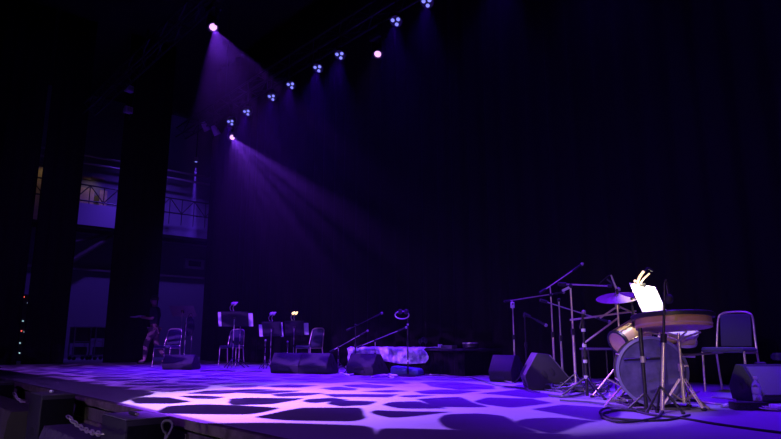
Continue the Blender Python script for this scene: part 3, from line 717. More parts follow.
# ------------------------------------------------------------------ drum kit
b = fl(655, 407.5); bdr = .283
t = thing('bass_drum', 'large bass drum with worn head facing us, standing under the flat wooden drum', 'drum', (b.x, b.y, 0), YAW - R(16))
q = Matrix.Translation((0, .0, bdr + .015)) @ Matrix.Rotation(R(90), 4, 'X')      # axis towards -y
MB().lathe([(bdr - .012, -.42), (bdr - .012, 0), (bdr - .02, 0), (bdr - .02, -.42)], 56, q, False).build('shell', M_plastic, t)
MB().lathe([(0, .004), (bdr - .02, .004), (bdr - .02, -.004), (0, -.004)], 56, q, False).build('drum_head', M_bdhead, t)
MB().lathe([(bdr - .022, -.02), (bdr, -.02), (bdr + .004, .012), (bdr - .02, .018)], 56, q, False).build('front_hoop', M_hoop, t)
MB().lathe([(bdr - .022, -.44), (bdr, -.44), (bdr, -.40), (bdr - .02, -.40)], 56, q, False).build('rear_hoop', M_plastic, t)
for k in range(8):
    a = k * PI / 4 + .3; c = q @ Vector((bdr * 1.005 * math.cos(a), bdr * 1.005 * math.sin(a), -.21))
    MB().cyl(c + Vector((0, -.2, 0)), c + Vector((0, .2, 0)), .006, seg=8).build('tension_rod', M_chrome, t)
for s_ in (-1, 1): MB().cyl((s_ * .24, .12, .16), (s_ * .40, -.06, 0.006), .010, seg=8).build('spur', M_chrome, t)

# flat wooden drum on its stand
bs = fl(685, 409)
cz = up_at(673, 322.5, bs, .14); zc = cz.z
t = thing('frame_drum', 'wide flat wooden drum with black rim lying level above the bass drum', 'drum', (cz.x, cz.y, zc - .052)); t.rotation_euler = Matrix.Rotation(R(-5), 3, RT).to_euler()
rr = .305
MB().lathe([(rr - .015, .045), (rr - .03, .045), (rr - .03, .002), (rr - .0, .002), (rr, .088), (rr - .015, .088)], 64, None, False).build('shell', M_wood, t)
MB().lathe([(0, .0), (rr - .012, .0), (rr - .004, .012), (rr + .006, .03), (rr + .004, .034), (rr - .006, .03), (rr - .02, .008), (0, .008)], 64, None, False).build('lower_head', M_peach, t)
MB().lathe([(rr - .02, .082), (rr + .028, .082), (rr + .032, .112), (rr + .02, .12), (rr - .02, .12)], 64, None, False).build('rim', M_plastic, t)
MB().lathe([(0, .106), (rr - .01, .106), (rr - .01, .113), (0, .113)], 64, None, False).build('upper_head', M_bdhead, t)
t = thing('drum_stand', 'chrome tripod stand with clamps holding up the flat wooden drum', 'stand', (bs.x, bs.y, 0), YAW)
zt = zc - .072
MB().cyl((0, 0, .05), (0, 0, .34), .017, seg=14).build('lower_tube', M_chrome, t)
MB().cyl((0, 0, .3), (0, 0, zt - .02), .012, seg=12).build('upper_tube', M_chrome, t)
MB().cyl((0, 0, .30), (0, 0, .36), .026, seg=14).build('height_clamp', M_chrome, t)
MB().cyl((0, 0, .34), (.05, -.02, .345), .009).build('wing_screw', M_chrome, t)
for k in range(3):
    a = R(-65) + k * 2 * PI / 3; e = Vector((math.cos(a) * .18, math.sin(a) * .18, .012))
    lg = MB()
    for of in (-.016, .016):
        ov = Vector((-math.sin(a), math.cos(a), 0)) * of
        lg.cyl(Vector((0, 0, .24)) + ov + Vector((math.cos(a), math.sin(a), 0)) * .02, e + ov * .6, .006, seg=8)
        lg.cyl(Vector((0, 0, .07)) + ov + Vector((math.cos(a), math.sin(a), 0)) * .02, Vector((math.cos(a) * .10, math.sin(a) * .10, .127)) + ov, .005, seg=8)
    lg = lg.build('leg', M_chrome, t); MB().ball(e, .02, (1.2, 1.2, .7), 10).build('rubber_foot', M_rubber, lg)
for k in range(3):
    a = R(20) + k * 2 * PI / 3
    MB().tube(smooth_path([(0, 0, zt - .08), (math.cos(a) * .12, math.sin(a) * .12, zt - .04), (math.cos(a) * .24, math.sin(a) * .24, zt - .012)], 4), .008, 8).build('support_arm', M_chrome, t)
z_ = up_at(685, 354, bs).z
tray_c = up_at(702, 353.5, bs) - bs
t2 = thing('percussion_tray', 'thin flat tray clamped to the chrome drum stand beside the chair', 'tray', (bs.x, bs.y, z_), YAW)
MB().box((.16, .0, .0), (.30, .2, .010), Matrix.Rotation(R(-4), 3, 'Y')).build('tray_plate', M_cabtop, t2, bevel=.004)
MB().cyl((.0, 0, -.012), (.12, 0, -.018), .012).build('clamp', M_chrome, t2)
# black second pole in front of the bass drum holding a cross bar
b2 = fl(646.5, 411)
t = thing('black_pole_stand', 'black pole stand with level cross bar standing before the bass drum', 'stand', (b2.x, b2.y, 0), YAW)
zt2 = up_at(646, 328, b2).z
MB().cyl((0, 0, .02), (0, 0, zt2), .016, seg=12).build('pole', M_tube, t)
xb = (up_at(630, 360, b2) - b2)
MB().cyl((-.15, 0, xb.z), (.14, 0, xb.z + .012), .010, seg=10).build('cross_bar', M_tube, t)
MB().cyl((.0, -.01, xb.z - .02), (.0, -.01, xb.z + .03), .022, seg=10).build('clamp', M_grey, t)
tripod(t, b2, .14, .14, M_tube, R(40), .009)
b3 = fl(653, 409)
tst, _, mR, ztr = None, None, None, None
# brightly lit music page on its stand
bp_ = fl(652, 402); bp_ = bp_ + NH * .24
t = thing('music_stand', 'music stand holding the brilliantly lit white page behind the flat drum', 'music stand', (bp_.x, bp_.y, 0), YAW + R(20))
pc = up_at(648, 297.5, bp_); zc2 = pc.z
MB().cyl((0, .03, .02), (0, .03, zc2), .011, seg=10).build('pole', M_tube, t)
tripod(t, bp_, .22, .2, M_tube, R(15), .009)
Wp = Matrix.Translation(bp_) @ Matrix.Rotation(YAW + R(20), 4, 'Z')
loc = Wp.inverted() @ pc
# page plane: spanned by the seen edges, leaning back
pts4 = [up_at(629, 283, bp_, .10), up_at(655, 287, bp_, .16), up_at(667, 313, bp_, .04), up_at(642, 312, bp_, -.03)]
ux = ((pts4[1] - pts4[0]) + (pts4[2] - pts4[3])).normalized(); uz = ((pts4[0] - pts4[3]) + (pts4[1] - pts4[2])); uz = (uz - ux * uz.dot(ux) * .0)
ctr = sum(pts4, Vector()) / 4; nrm = ux.cross(uz).normalized()
if nrm.dot(NH) > 0: nrm = -nrm
def sheet(name, pts, off, th, m, parent=None, org=None):
    s_ = MB(); A = [s_.bm.verts.new(p + nrm * off) for p in pts]; B = [s_.bm.verts.new(p + nrm * (off - th)) for p in pts]; n = len(pts)
    s_.bm.faces.new(A); s_.bm.faces.new(B[::-1])
    for i in range(n): s_.bm.faces.new((A[i], B[i], B[(i + 1) % n], A[(i + 1) % n]))
    return s_.build(name, m, parent, org)
tray = sheet('tray', [ctr + (p - ctr) * .97 for p in pts4], -.006, .006, M_tube)
tray.data.transform((Wp.inverted())); tray.parent = t
tag(sheet('sheet_music', pts4, .004, .003, M_paper), 'brilliant white page lit by its lamp above the flat wooden drum', 'paper', 'sheets on the music stands')
# twin warm lamps above the page
top_mid = (pts4[0] + pts4[1]) / 2
t = thing('clip_lamp', 'glowing warm twin-tube clip lamp above the brilliant white page', 'lamp', top_mid)
MB().box((0, 0, 0), (.06, .05, .04), Matrix.Rotation(YAW, 3, 'Z')).build('clip', M_tube, t, bevel=.006)
for (x0, y0, x1, y1, r_) in ((637.5, 283, 643.5, 271.5, .013), (640, 284, 649.5, 273.5, .008)):
    a_, c_ = up_at(x0, y0, bp_, .12) - top_mid, up_at(x1, y1, bp_, .0) - top_mid
    mid = (a_ + c_) / 2 + RT * -.01
    MB().tube(smooth_path([a_, mid, c_], 5), r_, 10).build('lamp_tube', M_lamp, t)
MB().ball(up_at(635, 281, bp_, .1) - top_mid, .014, (1, 1, 1), 10).build('switch_knob', M_lamp, t)
MB().tube(smooth_path([up_at(645, 271.5, bp_, 0) - top_mid, up_at(648, 268.5, bp_, 0) - top_mid, up_at(653, 271, bp_, 0) - top_mid], 5), .012, 8).build('gooseneck', M_tube, t)
ls = up_at(646, 276, bp_, -.06)
spot('page lamp light', ls, ctr - uz * .1, 16, (1, .85, .62), 120, .3, .02)

# toms behind
def drum(label, c, r_, h_, q, shell, head, hoop=M_chrome):
    t = thing('tom_drum', label, 'drum', c)
    MB().lathe([(r_ - .008, -h_ / 2), (r_, -h_ / 2), (r_, h_ / 2), (r_ - .008, h_ / 2)], 40, q, False).build('shell', shell, t)
    for z in (-h_ / 2, h_ / 2):
        MB().lathe([(r_ - .012, z - .014), (r_ + .010, z - .014), (r_ + .010, z + .014), (r_ - .012, z + .014)], 40, q, False).build('hoop', hoop, t)
        MB().lathe([(0, z - .003), (r_ - .01, z - .003), (r_ - .01, z + .004), (0, z + .004)], 40, q, False).build('drum_head', head, t)
    for k in range(6):
        a = k * PI / 3; p, q2 = q @ Vector(((r_ + .008) * math.cos(a), (r_ + .008) * math.sin(a), -h_ / 2)), q @ Vector(((r_ + .008) * math.cos(a), (r_ + .008) * math.sin(a), h_ / 2))
        MB().cyl(p, q2, .005, seg=6).build('tension_rod', M_chrome, t)
    return t
bt = fl(640, 404) + NH * .55
c = up_at(631, 335, bt)
q = (RT * .82 + Vector((0, 0, .40)) + NH * .35).to_track_quat('Z', 'Y').to_matrix().to_4x4()
drum('pale wooden tom drum tilted behind the bass drum and below the cymbal', c, .118, .36, q, M_peach, M_peach, M_plastic)
bt2 = fl(680, 404) + NH * .32
c2 = up_at(678, 335, bt2)
q2 = Matrix.Rotation(R(-14), 4, (RT.x, RT.y, 0)) @ Matrix.Identity(4)
q2 = (Vector((0, 0, 1)) - NH * .42 + RT * .05).to_track_quat('Z', 'Y').to_matrix().to_4x4()
drum('small drum with violet-lit head right under the flat wooden drum', c2, .165, .09, q2, M_peach, M_skin)
t = thing('drum_post', 'short dark post holding the small violet-lit drum above the bass drum', 'stand', (c2.x, c2.y, 0))
MB().cyl((0, 0, 0), (0, 0, c2.z - .05), .012).build('post', M_tube, t); MB().lathe([(0, 0), (.12, 0), (.12, .015), (.02, .03), (0, .03)], 20).build('foot', M_tube, t)
t = thing('drum_post', 'slim dark post holding the tilted pale wooden tom drum', 'stand', (c.x, c.y, 0))
MB().cyl((0, 0, 0), (0, 0, c.z - .09), .012).build('post', M_tube, t); MB().lathe([(0, 0), (.12, 0), (.12, .015), (.02, .03), (0, .03)], 20).build('foot', M_tube, t)

# cymbal and its stand
bc = fl(624, 398)
cc = up_at(618, 297, bc)
t = thing('cymbal_stand', 'chrome tripod cymbal stand with sloping braces left of the bass drum', 'stand', (bc.x, bc.y, 0), YAW)
MB().cyl((0, 0, .05), (0, 0, .5), .015).build('lower_tube', M_chrome, t)
MB().cyl((0, 0, .45), (0, 0, cc.z + .06), .010).build('upper_tube', M_chrome, t)
MB().cyl((0, 0, .47), (0, 0, .53), .022).build('height_clamp', M_chrome, t)
MB().cyl((0, 0, cc.z - .12), (0, 0, cc.z - .05), .024).build('tilter', M_chrome, t)
for k in range(3):
    a = R(170) + k * 2 * PI / 3; e = Vector((math.cos(a) * .30, math.sin(a) * .30, .012))
    lg = MB(); lg.cyl((0, 0, .36), e, .008); lg.cyl((0, 0, .1), Vector((math.cos(a) * .15, math.sin(a) * .15, .185)), .006)
    lg = lg.build('leg', M_chrome, t); MB().ball(e, .02, (1.2, 1.2, .7), 10).build('rubber_foot', M_rubber, lg)
for (x0, y0, x1, y1, lb) in ((570, 320, 636, 311, 'arm'), (583, 344, 618, 318, 'arm'), (600, 318, 618, 306, 'arm'), (618, 306, 640, 316, 'arm')):
    a_, c_ = up_at(x0, y0, bc), up_at(x1, y1, bc); Wi = (Matrix.Translation((bc.x, bc.y, 0)) @ Matrix.Rotation(YAW, 4, 'Z')).inverted()
    MB().cyl(Wi @ a_, Wi @ c_, .009, seg=8).build('cross_arm', M_chrome, t)
t = thing('cymbal', 'bronze cymbal in violet light on the chrome stand left of the bright page', 'cymbal', cc)
qc = (Vector((0, 0, 1)) - NH * .30 - RT * .17).to_track_quat('Z', 'Y').to_matrix().to_4x4()
MB().lathe([(.006, .034), (.03, .03), (.045, .016), (.12, .006), (.215, -.008), (.215, -.011), (.12, .003), (.045, .012), (.03, .026), (.006, .03)], 56, qc, False).build('plate', M_brass, t)
MB().cyl(qc @ Vector((0, 0, .03)), qc @ Vector((0, 0, .085)), .012, seg=10).build('wing_nut', M_rubber, t)
# mic over the cymbal: thin upright with short arm
a_ = up_at(611, 275, bc); c_ = up_at(619, 296, bc)
t = thing('overhead_arm', 'slim pale arm with drooping cable pointing down at the cymbal', 'microphone', c_)
MB().cyl((0, 0, .0), a_ - c_, .012, .008).build('arm', M_grey, t)
MB().tube(smooth_path([a_ - c_, up_at(609, 275.5, bc) - c_, up_at(602, 281, bc) - c_, up_at(599, 284, bc) - c_], 5), .004, 6).build('cable', M_rubber, t)
# low snare-like dark tray left of kit
b5 = fl(603, 392)
t = thing('percussion_tray', 'dark trap table on thin legs in the shadow behind the taped tripod stand', 'tray', (b5.x, b5.y, 0), YAW)
z5 = up_at(603, 349, b5).z
MB().box((0, .1, z5), (.32, .3, .025)).build('tray_plate', M_cabtop, t, bevel=.006)
for sx in (-.14, .14):
    for s2 in (-.02, .22): MB().cyl((sx, s2, 0), (sx, s2, z5 - .01), .009, seg=8).build('leg', M_tube, t)

# effects board and strip in front of the bass drum
p = fl(645, 404.5)
t = thing('pedal_board', 'flat black pedal box with white marks lying before the bass drum', 'pedal', (p.x, p.y, 0), YAW)
MB().box((0, 0, .02), (.26, .10, .035)).build('pedal_case', M_plastic, t, bevel=.005)
MB().cyl((-.09, -.02, .036), (-.09, -.02, .055), .014, seg=12).build('foot_switch', M_chrome, t)
mk = MB()
for k in range(6): mk.box((-.06 + k * .028, -.0525, .022), (.017, .004, .012))
mk.build('white_marking', M_tape, t)
p = fl(650, 409.5)
tag(MB().box((p.x, p.y, .006), (.66, .05, .012), Matrix.Rotation(YAW + R(3), 3, 'Z')).build('cable_cover', M_cabtop, bevel=.004), 'pale flat strip lying on the floor across the front of the bass drum', 'strip')
p = fl(617, 402)
t = thing('kick_pedal', 'small silver foot pedal lying left of the bass drum', 'pedal', (p.x, p.y, 0), YAW + R(10))
MB().box((0, 0, .012), (.16, .06, .02)).build('base_plate', M_grey, t, bevel=.004)
MB().box((0, 0, .045), (.14, .05, .01), Matrix.Rotation(R(12), 3, 'Y')).build('foot_board', M_chrome, t, bevel=.003)

# ------------------------------------------------------------------ right edge: bottle, box, cloth, stool
p = fl(752, 410.5)
t = thing('stage_box', 'long low black box on the floor carrying the water bottle', 'box', (p.x, p.y, 0), YAW + R(-4))
MB().box((0, .05, .032), (.26, .12, .06)).build('case', M_plastic, t, bevel=.006)
for k in range(5): MB().cyl((-.1 + k * .05, -.012, .032), (-.1 + k * .05, -.02, .032), .014, seg=12).build('socket', M_tube, t)
pb = p + NH * .055 + RT * .085
t = thing('water_bottle', 'clear plastic water bottle standing on the low black box at right', 'bottle', (pb.x, pb.y, .063))
MB().lathe([(0, .0), (.028, 0), (.033, .006), (.033, .05), (.031, .058), (.033, .066), (.033, .12), (.030, .14), (.014, .165), (.013, .178), (0, .178)], 28).build('body', M_bottle, t)
MB().lathe([(.0335, .062), (.0345, .064), (.0345, .112), (.0335, .114)], 28, None, False).build('label_band', M_label, t)
MB().lathe([(0, .176), (.016, .176), (.016, .195), (.014, .198), (0, .198)], 20).build('cap', M_white, t)
def rag(px, py, r_, label, m=M_white, sx=1.6):
    p = fl(px, py); bm = bmesh.new(); bmesh.ops.create_icosphere(bm, subdivisions=4, radius=1)
    for v in bm.verts:
        d = v.co.copy(); k = 1 + .28 * math.sin(d.x * 7 + px) * math.cos(d.y * 6) + .2 * math.sin(d.z * 9 + d.x * 5)
        v.co = Vector((d.x * r_ * sx * k, d.y * r_ * k, max(0.002, (d.z * .42 + .35) * r_ * k)))
    for f in bm.faces: f.smooth = True
    me = bpy.data.meshes.new('crumpled_cloth'); bm.to_mesh(me); bm.free(); me.materials.append(m)
    o = bpy.data.objects.new('crumpled_cloth', me); COL.objects.link(o); o.location = (p.x, p.y, 0); o.rotation_euler = (0, 0, YAW)
    return tag(o, label, 'cloth')
rag(728, 408, .036, 'small crumpled pale cloth left of the low black box', M_white)
rag(776, 411, .05, 'flat pale cloth on the floor at the right edge beside the low black box', M_white, 2.0)
b6 = fl(791, 389)
t = thing('drum_stool', 'dark padded round stool cut off by the right edge', 'stool', (b6.x, b6.y, 0))
zs = up_at(786, 356, b6).z - .05
MB().lathe([(0, zs), (.15, zs), (.17, zs + .02), (.17, zs + .06), (.14, zs + .085), (0, zs + .09)], 32).build('seat', M_uphol, t)
MB().cyl((0, 0, .1), (0, 0, zs), .02).build('post', M_chrome, t)
tripod(t, None, .25, .24, M_chrome, R(10), .012)
b7 = fl(765, 404) ; 
p = up_at(760, 363, fl(762, 392))
t = thing('small_pot', 'small dark round pot showing just above the big right floor monitor', 'pot', (p.x, p.y, 0))
MB().cyl((0, 0, 0), (0, 0, p.z - .04), .014).build('stem', M_tube, t)
MB().lathe([(0, p.z - .05), (.045, p.z - .05), (.06, p.z), (.05, p.z + .012), (0, p.z + .012)], 20).build('bowl', M_cabtop, t)
MB().lathe([(0, 0), (.10, 0), (.10, .015), (.02, .03), (0, .03)], 20).build('foot', M_tube, t)

# ------------------------------------------------------------------ cables
NC = [0]
def cable(pix, label, r=.008, m=M_sheath, k=7):
    pts = []
    for i, (x, y) in enumerate(pix):
        p = fl(x, y); pts.append((p.x, p.y, r * 1.05 + (NC[0] % 4) * .003))
    NC[0] += 1
    P = smooth_path(pts, k); org = P[0].copy()
    return tag(MB().tube(P, r, 8).build('cable', m), label, 'cable', 'cables on the stage floor')
cable([(690, 416), (668, 421), (640, 421.5), (612, 419), (600, 414), (607, 409), (630, 411), (652, 416), (680, 419), (715, 425), (750, 430), (781, 434)], 'long black cable looping before the tall microphone stand and off to the right', .008, M_rubber)
cable([(663, 413), (655, 420), (625, 424), (608, 421), (602, 416), (618, 412), (648, 413)], 'black cable coiled in a flat oval before the bass drum', .009, M_rubber)
cable([(560, 402), (590, 404), (612, 407), (632, 410)], 'black cable running from the cable heap towards the bass drum', .009)
cable([(540, 394), (528, 391), (526, 386), (536, 383), (548, 389), (562, 393), (575, 389)], 'thin cable looping before the dark floor monitor with oval handles', .008, M_grey)
cable([(556, 392), (565, 383), (575, 378), (583, 386), (570, 393), (560, 388), (572, 381), (590, 384), (598, 392)], 'tangled cable heap right of the dark floor monitor', .011, M_sheath)
cable([(549, 397), (570, 398), (592, 393), (605, 390), (612, 386)], 'black cable lying along the front of the cable heap', .012)
cable([(566, 396), (578, 390), (594, 397), (606, 394), (600, 386), (586, 381)], 'looped grey cable between the taped tripod and the cable heap', .009, M_grey)
cable([(570, 385), (580, 383), (574, 378), (564, 380), (560, 386), (568, 390), (580, 392)], 'knotted dark cable at the foot of the chrome boom stands', .010)
cable([(612, 400), (622, 404), (640, 400), (630, 396), (618, 399), (627, 406), (645, 406)], 'coiled dark cable at the lower left of the bass drum', .009, M_rubber)
cable([(335, 370), (345, 373), (352, 369), (342, 367), (336, 371), (348, 376), (356, 374)], 'pale tangled cable between the floor monitors at centre left', .016, M_white)
cable([(372, 378), (384, 376), (392, 378.5), (397, 377), (388, 376), (380, 378)], 'pale cable bundle right of the dark monitor before the riser', .014, M_white)
cable([(425, 375.5), (440, 376), (455, 377.5), (470, 378), (485, 377), (500, 381), (512, 384)], 'thin pale cable running along the floor before the riser skirt', .009, M_grey)
cable([(468, 377), (480, 381), (497, 386), (515, 388), (528, 390)], 'dark cable snaking past the small lavender-lit monitor', .009)
cable([(712, 398), (735, 401), (728, 406), (700, 402), (690, 397), (700, 392)], 'pale cable curving on the floor under the dark blue chair', .007, M_grey)
cable([(200, 372), (215, 371), (235, 372), (262, 372)], 'thin dark cable lying before the page-laden music stand', .01)

rc = random.Random(5)
for i, lb in enumerate(('tangled dark cable at the left of the heap by the boom stands', 'tangled dark cable in the middle of the heap by the boom stands', 'tangled dark cable at the right of the heap near the taped tripod', 'loose pale cable on top of the heap by the boom stands')):
    c = fl(566 + i * 9 if i < 3 else 576, 391); pts = []
    for k in range(26):
        a = k * .95 + i; rr_ = .10 + .12 * rc.random()
        pts.append((c.x + rr_ * math.cos(a) * 1.5 + rc.uniform(-.05, .05), c.y + rr_ * math.sin(a) + rc.uniform(-.05, .05), .014 + .10 * rc.random() * math.sin(PI * k / 25)))
    tag(MB().tube(smooth_path(pts, 5), .009, 7).build('cable', M_grey if i == 3 else M_sheath), lb, 'cable', 'cables on the stage floor')
# ------------------------------------------------------------------ bag hanging by the bare music stand
b = fl(190, 364.5)
t = thing('coat_stand', 'slim stand with hooked top at the right of the bare music stand', 'stand', (b.x, b.y, 0))
zt = up_at(190, 318, b).z
MB().cyl((0, 0, .02), (0, 0, zt), .012).build('pole', M_grey, t); tripod(t, b, .2, .28, M_tube, R(20), .01)
MB().tube(smooth_path([Vector((0, 0, zt)), RT * -.03 + Vector((0, 0, zt + .05)), RT * -.12 + Vector((0, 0, zt + .03)), RT * -.15 + Vector((0, 0, zt - .03))], 4), .011, 8).build('hook', M_chrome, t)
pb = up_at(189.5, 326, b, -.07)
t = thing('hanging_bag', 'dark cloth bag hanging from the slim stand right of the bare music stand', 'bag', pb, YAW)
bm = bmesh.new(); bmesh.ops.create_icosphere(bm, subdivisions=4, radius=1)
for v in bm.verts:
    d = v.co.copy(); v.co = Vector((d.x * .13 * (1 - .15 * d.z), d.y * .05 * (1 - .3 * d.z), d.z * .25 + .012 * math.sin(d.x * 9)))
mb = MB(); mb.bm.free(); mb.bm = bm; mb.build('bag_body', M_shirt, t)
MB().tube(smooth_path([(-.05, 0, .2), (-.03, .03, .30), (.02, .05, .33), (.06, 0, .2)], 4), .008, 6).build('strap', M_shirt, t)

# ------------------------------------------------------------------ the walking person
def skin_mesh(name, verts, edges, m, parent, root=0, sub=2):
    me = bpy.data.meshes.new(name); me.from_pydata([v[:3] for v in verts], edges, []); me.materials.append(m)
    o = bpy.data.objects.new(name, me); COL.objects.link(o)
    sk_ = o.modifiers.new('skin', 'SKIN'); sk_.use_smooth_shade = True
    for i, v in enumerate(verts):
        s_ = me.skin_vertices[0].data[i]; s_.radius = (v[3], v[4] if len(v) > 4 else v[3]); s_.use_root = (i == root)
    o.modifiers.new('sub', 'SUBSURF').levels = sub; o.modifiers['sub'].render_levels = sub
    o.parent = parent; return o
pb = fl(152, 364.2)
pr = thing('person', 'person in dark shirt and tan trousers walking left with a pale sheet held in front', 'person', (pb.x, pb.y, 0), R(-41))
vs, es = [], []
def nv(x, y, z, r, r2=None, link=None):
    vs.append((x, y, z, r, r2 or r)); i = len(vs) - 1
    if link is not None: es.append((link, i))
    return i
pel = nv(0, 0, .96, .125, .10); wst = nv(0, -.01, 1.12, .115, .095, pel); chs = nv(0, -.02, 1.34, .14, .105, wst)
nkb = nv(0, -.03, 1.50, .06, .06, chs); nk = nv(0, -.05, 1.55, .05, .05, nkb); hd = nv(0, -.075, 1.63, .078, .088, nk); ht = nv(0, -.07, 1.72, .075, .085, hd)
nose = nv(0, -.165, 1.645, .012, .012, hd)
for s_ in (-1, 1):
    nv(s_ * .082, -.065, 1.645, .014, .02, hd)
    sh = nv(s_ * .17, -.02, 1.43, .058, None, chs); el = nv(s_ * .23, .02, 1.17, .042, None, sh); wr = nv(s_ * .15, -.24, 1.20, .028, None, el); pm = nv(s_ * .13, -.31, 1.21, .034, .022, wr)
    for k in range(4):
        f1 = nv(s_ * (.10 + .021 * k), -.365, 1.215, .010, None, pm); f2 = nv(s_ * (.095 + .022 * k), -.40 - .006 * (k in (1, 2)), 1.235, .008, None, f1)
    th_ = nv(s_ * .085, -.30, 1.235, .011, None, pm); nv(s_ * .075, -.34, 1.25, .009, None, th_)
for s_, kn, an, toe in ((1, (-.16, .53), (-.17, .10), (-.33, .05)), (-1, (.04, .52), (.33, .16), (.22, .05))):
    hp_ = nv(s_ * .085, 0, .88, .088, None, pel); k_ = nv(s_ * .095, kn[0], kn[1], .058, None, hp_); a_ = nv(s_ * .095, an[0], an[1], .038, None, k_); nv(s_ * .10, toe[0], toe[1], .035, .03, a_)
skin_mesh('body', vs, es, M_human, pr)
def sub(name, chain_list, m, root=0):
    vs2, es2 = [], []
    for ch in chain_list:
        last = None
        for (x, y, z, r, r2) in ch:
            hit = [i for i, v in enumerate(vs2) if abs(v[0] - x) + abs(v[1] - y) + abs(v[2] - z) < 1e-6]
            if hit: i = hit[0]
            else: vs2.append((x, y, z, r, r2)); i = len(vs2) - 1
            if last is not None: es2.append((last, i))
            last = i
    return skin_mesh(name, vs2, es2, m, pr, root)
C_ = (0, -.02, 1.34, .165, .13)
sub('shirt', [[(0, 0, .93, .15, .125), (0, -.01, 1.12, .145, .125), C_, (0, -.03, 1.49, .075, .075)]] + [[C_, (s_ * .17, -.02, 1.43, .078, .078), (s_ * .225, .015, 1.19, .06, .06)] for s_ in (-1, 1)], M_shirt)
P0 = (0, 0, .96, .14, .115)
sub('trousers', [[P0, (.085, 0, .88, .105, .105), (.095, -.16, .53, .076, .076), (.095, -.17, .16, .06, .06)], [P0, (-.085, 0, .88, .105, .105), (-.095, .04, .52, .076, .076), (-.095, .29, .21, .06, .06)]], M_pants)
for s_, a_, t_ in ((1, (-.15, .05), (-.36, .04)), (-1, (.36, .10), (.22, .035))):
    vs2 = [(s_ * .097, a_[0], a_[1], .05, .045), (s_ * .1, (a_[0] + t_[0]) / 2, (a_[1] + t_[1]) / 2, .047, .042), (s_ * .1, t_[0], t_[1], .04, .032)]
    skin_mesh('shoe', vs2, [(0, 1), (1, 2)], M_rubber, pr)
hm = MB(); hm.ball((0, -.055, 1.705), .108, (.92, 1.02, 1.0), 20)
for v in list(hm.bm.verts):
    if v.co.z < 1.66 or (v.co.y < -.125 and v.co.z < 1.75): hm.bm.verts.remove(v)
hm.build('hair', M_hair, pr)
for s_ in (-1, 1): MB().ball((s_ * .032, -.152, 1.675), .010, (1, .6, 1), 8).build('eye', M_plastic, pr)
MB().box((0, -.155, 1.595), (.045, .012, .010)).build('mouth', M_uphol, pr, bevel=.003)
sh_ = MB().box((0, 0, 0), (.34, .28, .012)).build('sheet_folder', M_paper, bevel=.002)
sh_.matrix_world = Matrix.Translation((pb.x, pb.y, 0)) @ Matrix.Rotation(R(-41), 4, 'Z') @ Matrix.Translation((0, -.47, 1.238)) @ Matrix.Rotation(R(8), 4, 'X')
tag(sh_, 'pale folder of sheets held out flat by the walking person', 'paper')

# ------------------------------------------------------------------ in front of the stage: black boxes, drapes, chain
def front_box(px_c, py_top, w, d, Y, label, z_bot=-1.15, m=M_cab, top=M_cabtop):
    c = aty(px_c, py_top, Y); p = Vector((c.x - w / 2, Y + d / 2, c.z)); h = p.z - z_bot          # c is the near upper corner
    t = thing('front_speaker', label, 'speaker', (p.x, p.y, z_bot))
    MB().box((0, 0, h / 2), (w, d, h)).build('cabinet', m, t, bevel=.012)
    MB().box((0, 0, h + .004), (w * .97, d * .97, .008)).build('top_panel', top, t, bevel=.003)
    MB().box((w / 2 + .006, 0, h / 2), (.012, d * .92, h * .94)).build('grille', M_black, t, bevel=.003)
    MB().box((0, -d / 2 - .001, h * .72), (w * .4, .008, .07)).build('handle_recess', M_rubber, t, bevel=.003)
    return p, h
p2, h2 = front_box(126, 421, .50, .30, 1.48, 'black speaker box before the stage edge, nearest one with a pale top')
p1, h1 = front_box(41, 396, .46, .30, 1.48, 'black speaker box before the stage edge, second nearest beside the chain')
p0, h0 = front_box(-12, 383, .46, .30, 1.48, 'black speaker box at the far left edge of the picture below the stage')
# small cable puck on nearest box
t = thing('cable_plug', 'pale cable plug lying on top of the nearest black speaker box', 'plug', (p2.x + .02, 1.60, p2.z + .008))
MB().cyl((-.05, 0, .014), (.06, 0, .014), .013).build('plug_body', M_plastic, t)
MB().cyl((.06, 0, .014), (.10, .0, .014), .008).build('plug_tip', M_chrome, t)
tag(MB().ball((p1.x + .0, 1.62, p1.z + .022), .022, (1.3, 1, .65), 10).build('small_light', M_white), 'small pale knob on top of the second speaker box', 'knob')
# loop of cable at the side of the nearest box
lc = aty(167, 432, 1.62)
lo = [lc + Vector((-.06, 0, -.12))] + [lc + Vector((.045 * math.cos(a), .02 * math.sin(2 * a), .07 * math.sin(a))) for a in [R(x) for x in range(200, -80, -20)]]
tag(MB().tube(smooth_path(lo, 4), .009, 8).build('cable', M_cabtop), 'loop of cable hanging at the right side of the nearest speaker box', 'cable', 'cables on the stage floor')
# draped low walls between boxes
def drape_block(pa, pb_, Y, dp, label, m):
    a, b = aty(*pa, Y), aty(*pb_, Y); z1 = (a.z + b.z) / 2; bm_ = MB(); n = 40; rows = []
    for j, (z, am) in enumerate(((-1.15, .05), (-.8, .045), (z1 - .08, .02), (z1 - .01, .008), (z1, 0))):
        row = []
        for i in range(n * 2):
            if i < n: u = i / (n - 1); x = a.x + (b.x - a.x) * u; y = Y - dp / 2; s_ = -1
            else: u = 1 - (i - n) / (n - 1); x = a.x + (b.x - a.x) * u; y = Y + dp / 2; s_ = 1
            row.append(bm_.bm.verts.new((x, y + s_ * am * (1 + math.sin(u * 46 + s_)), z)))
        rows.append(row)
    for A, B in zip(rows, rows[1:]):
        for i in range(2 * n): bm_.bm.faces.new((A[i], A[(i + 1) % (2 * n)], B[(i + 1) % (2 * n)], B[i]))
    bm_.bm.faces.new(rows[-1]); bm_.bm.faces.new(rows[0][::-1])
    return tag(bm_.build('draped_barrier', m), label, 'barrier')
M_drape = mat('brown black drape', (.07, .06, .055), .95, bump=(20, .4), spec=.1)
M_drape2 = mat('plum black drape', (.06, .05, .065), .95, bump=(20, .4), spec=.1)
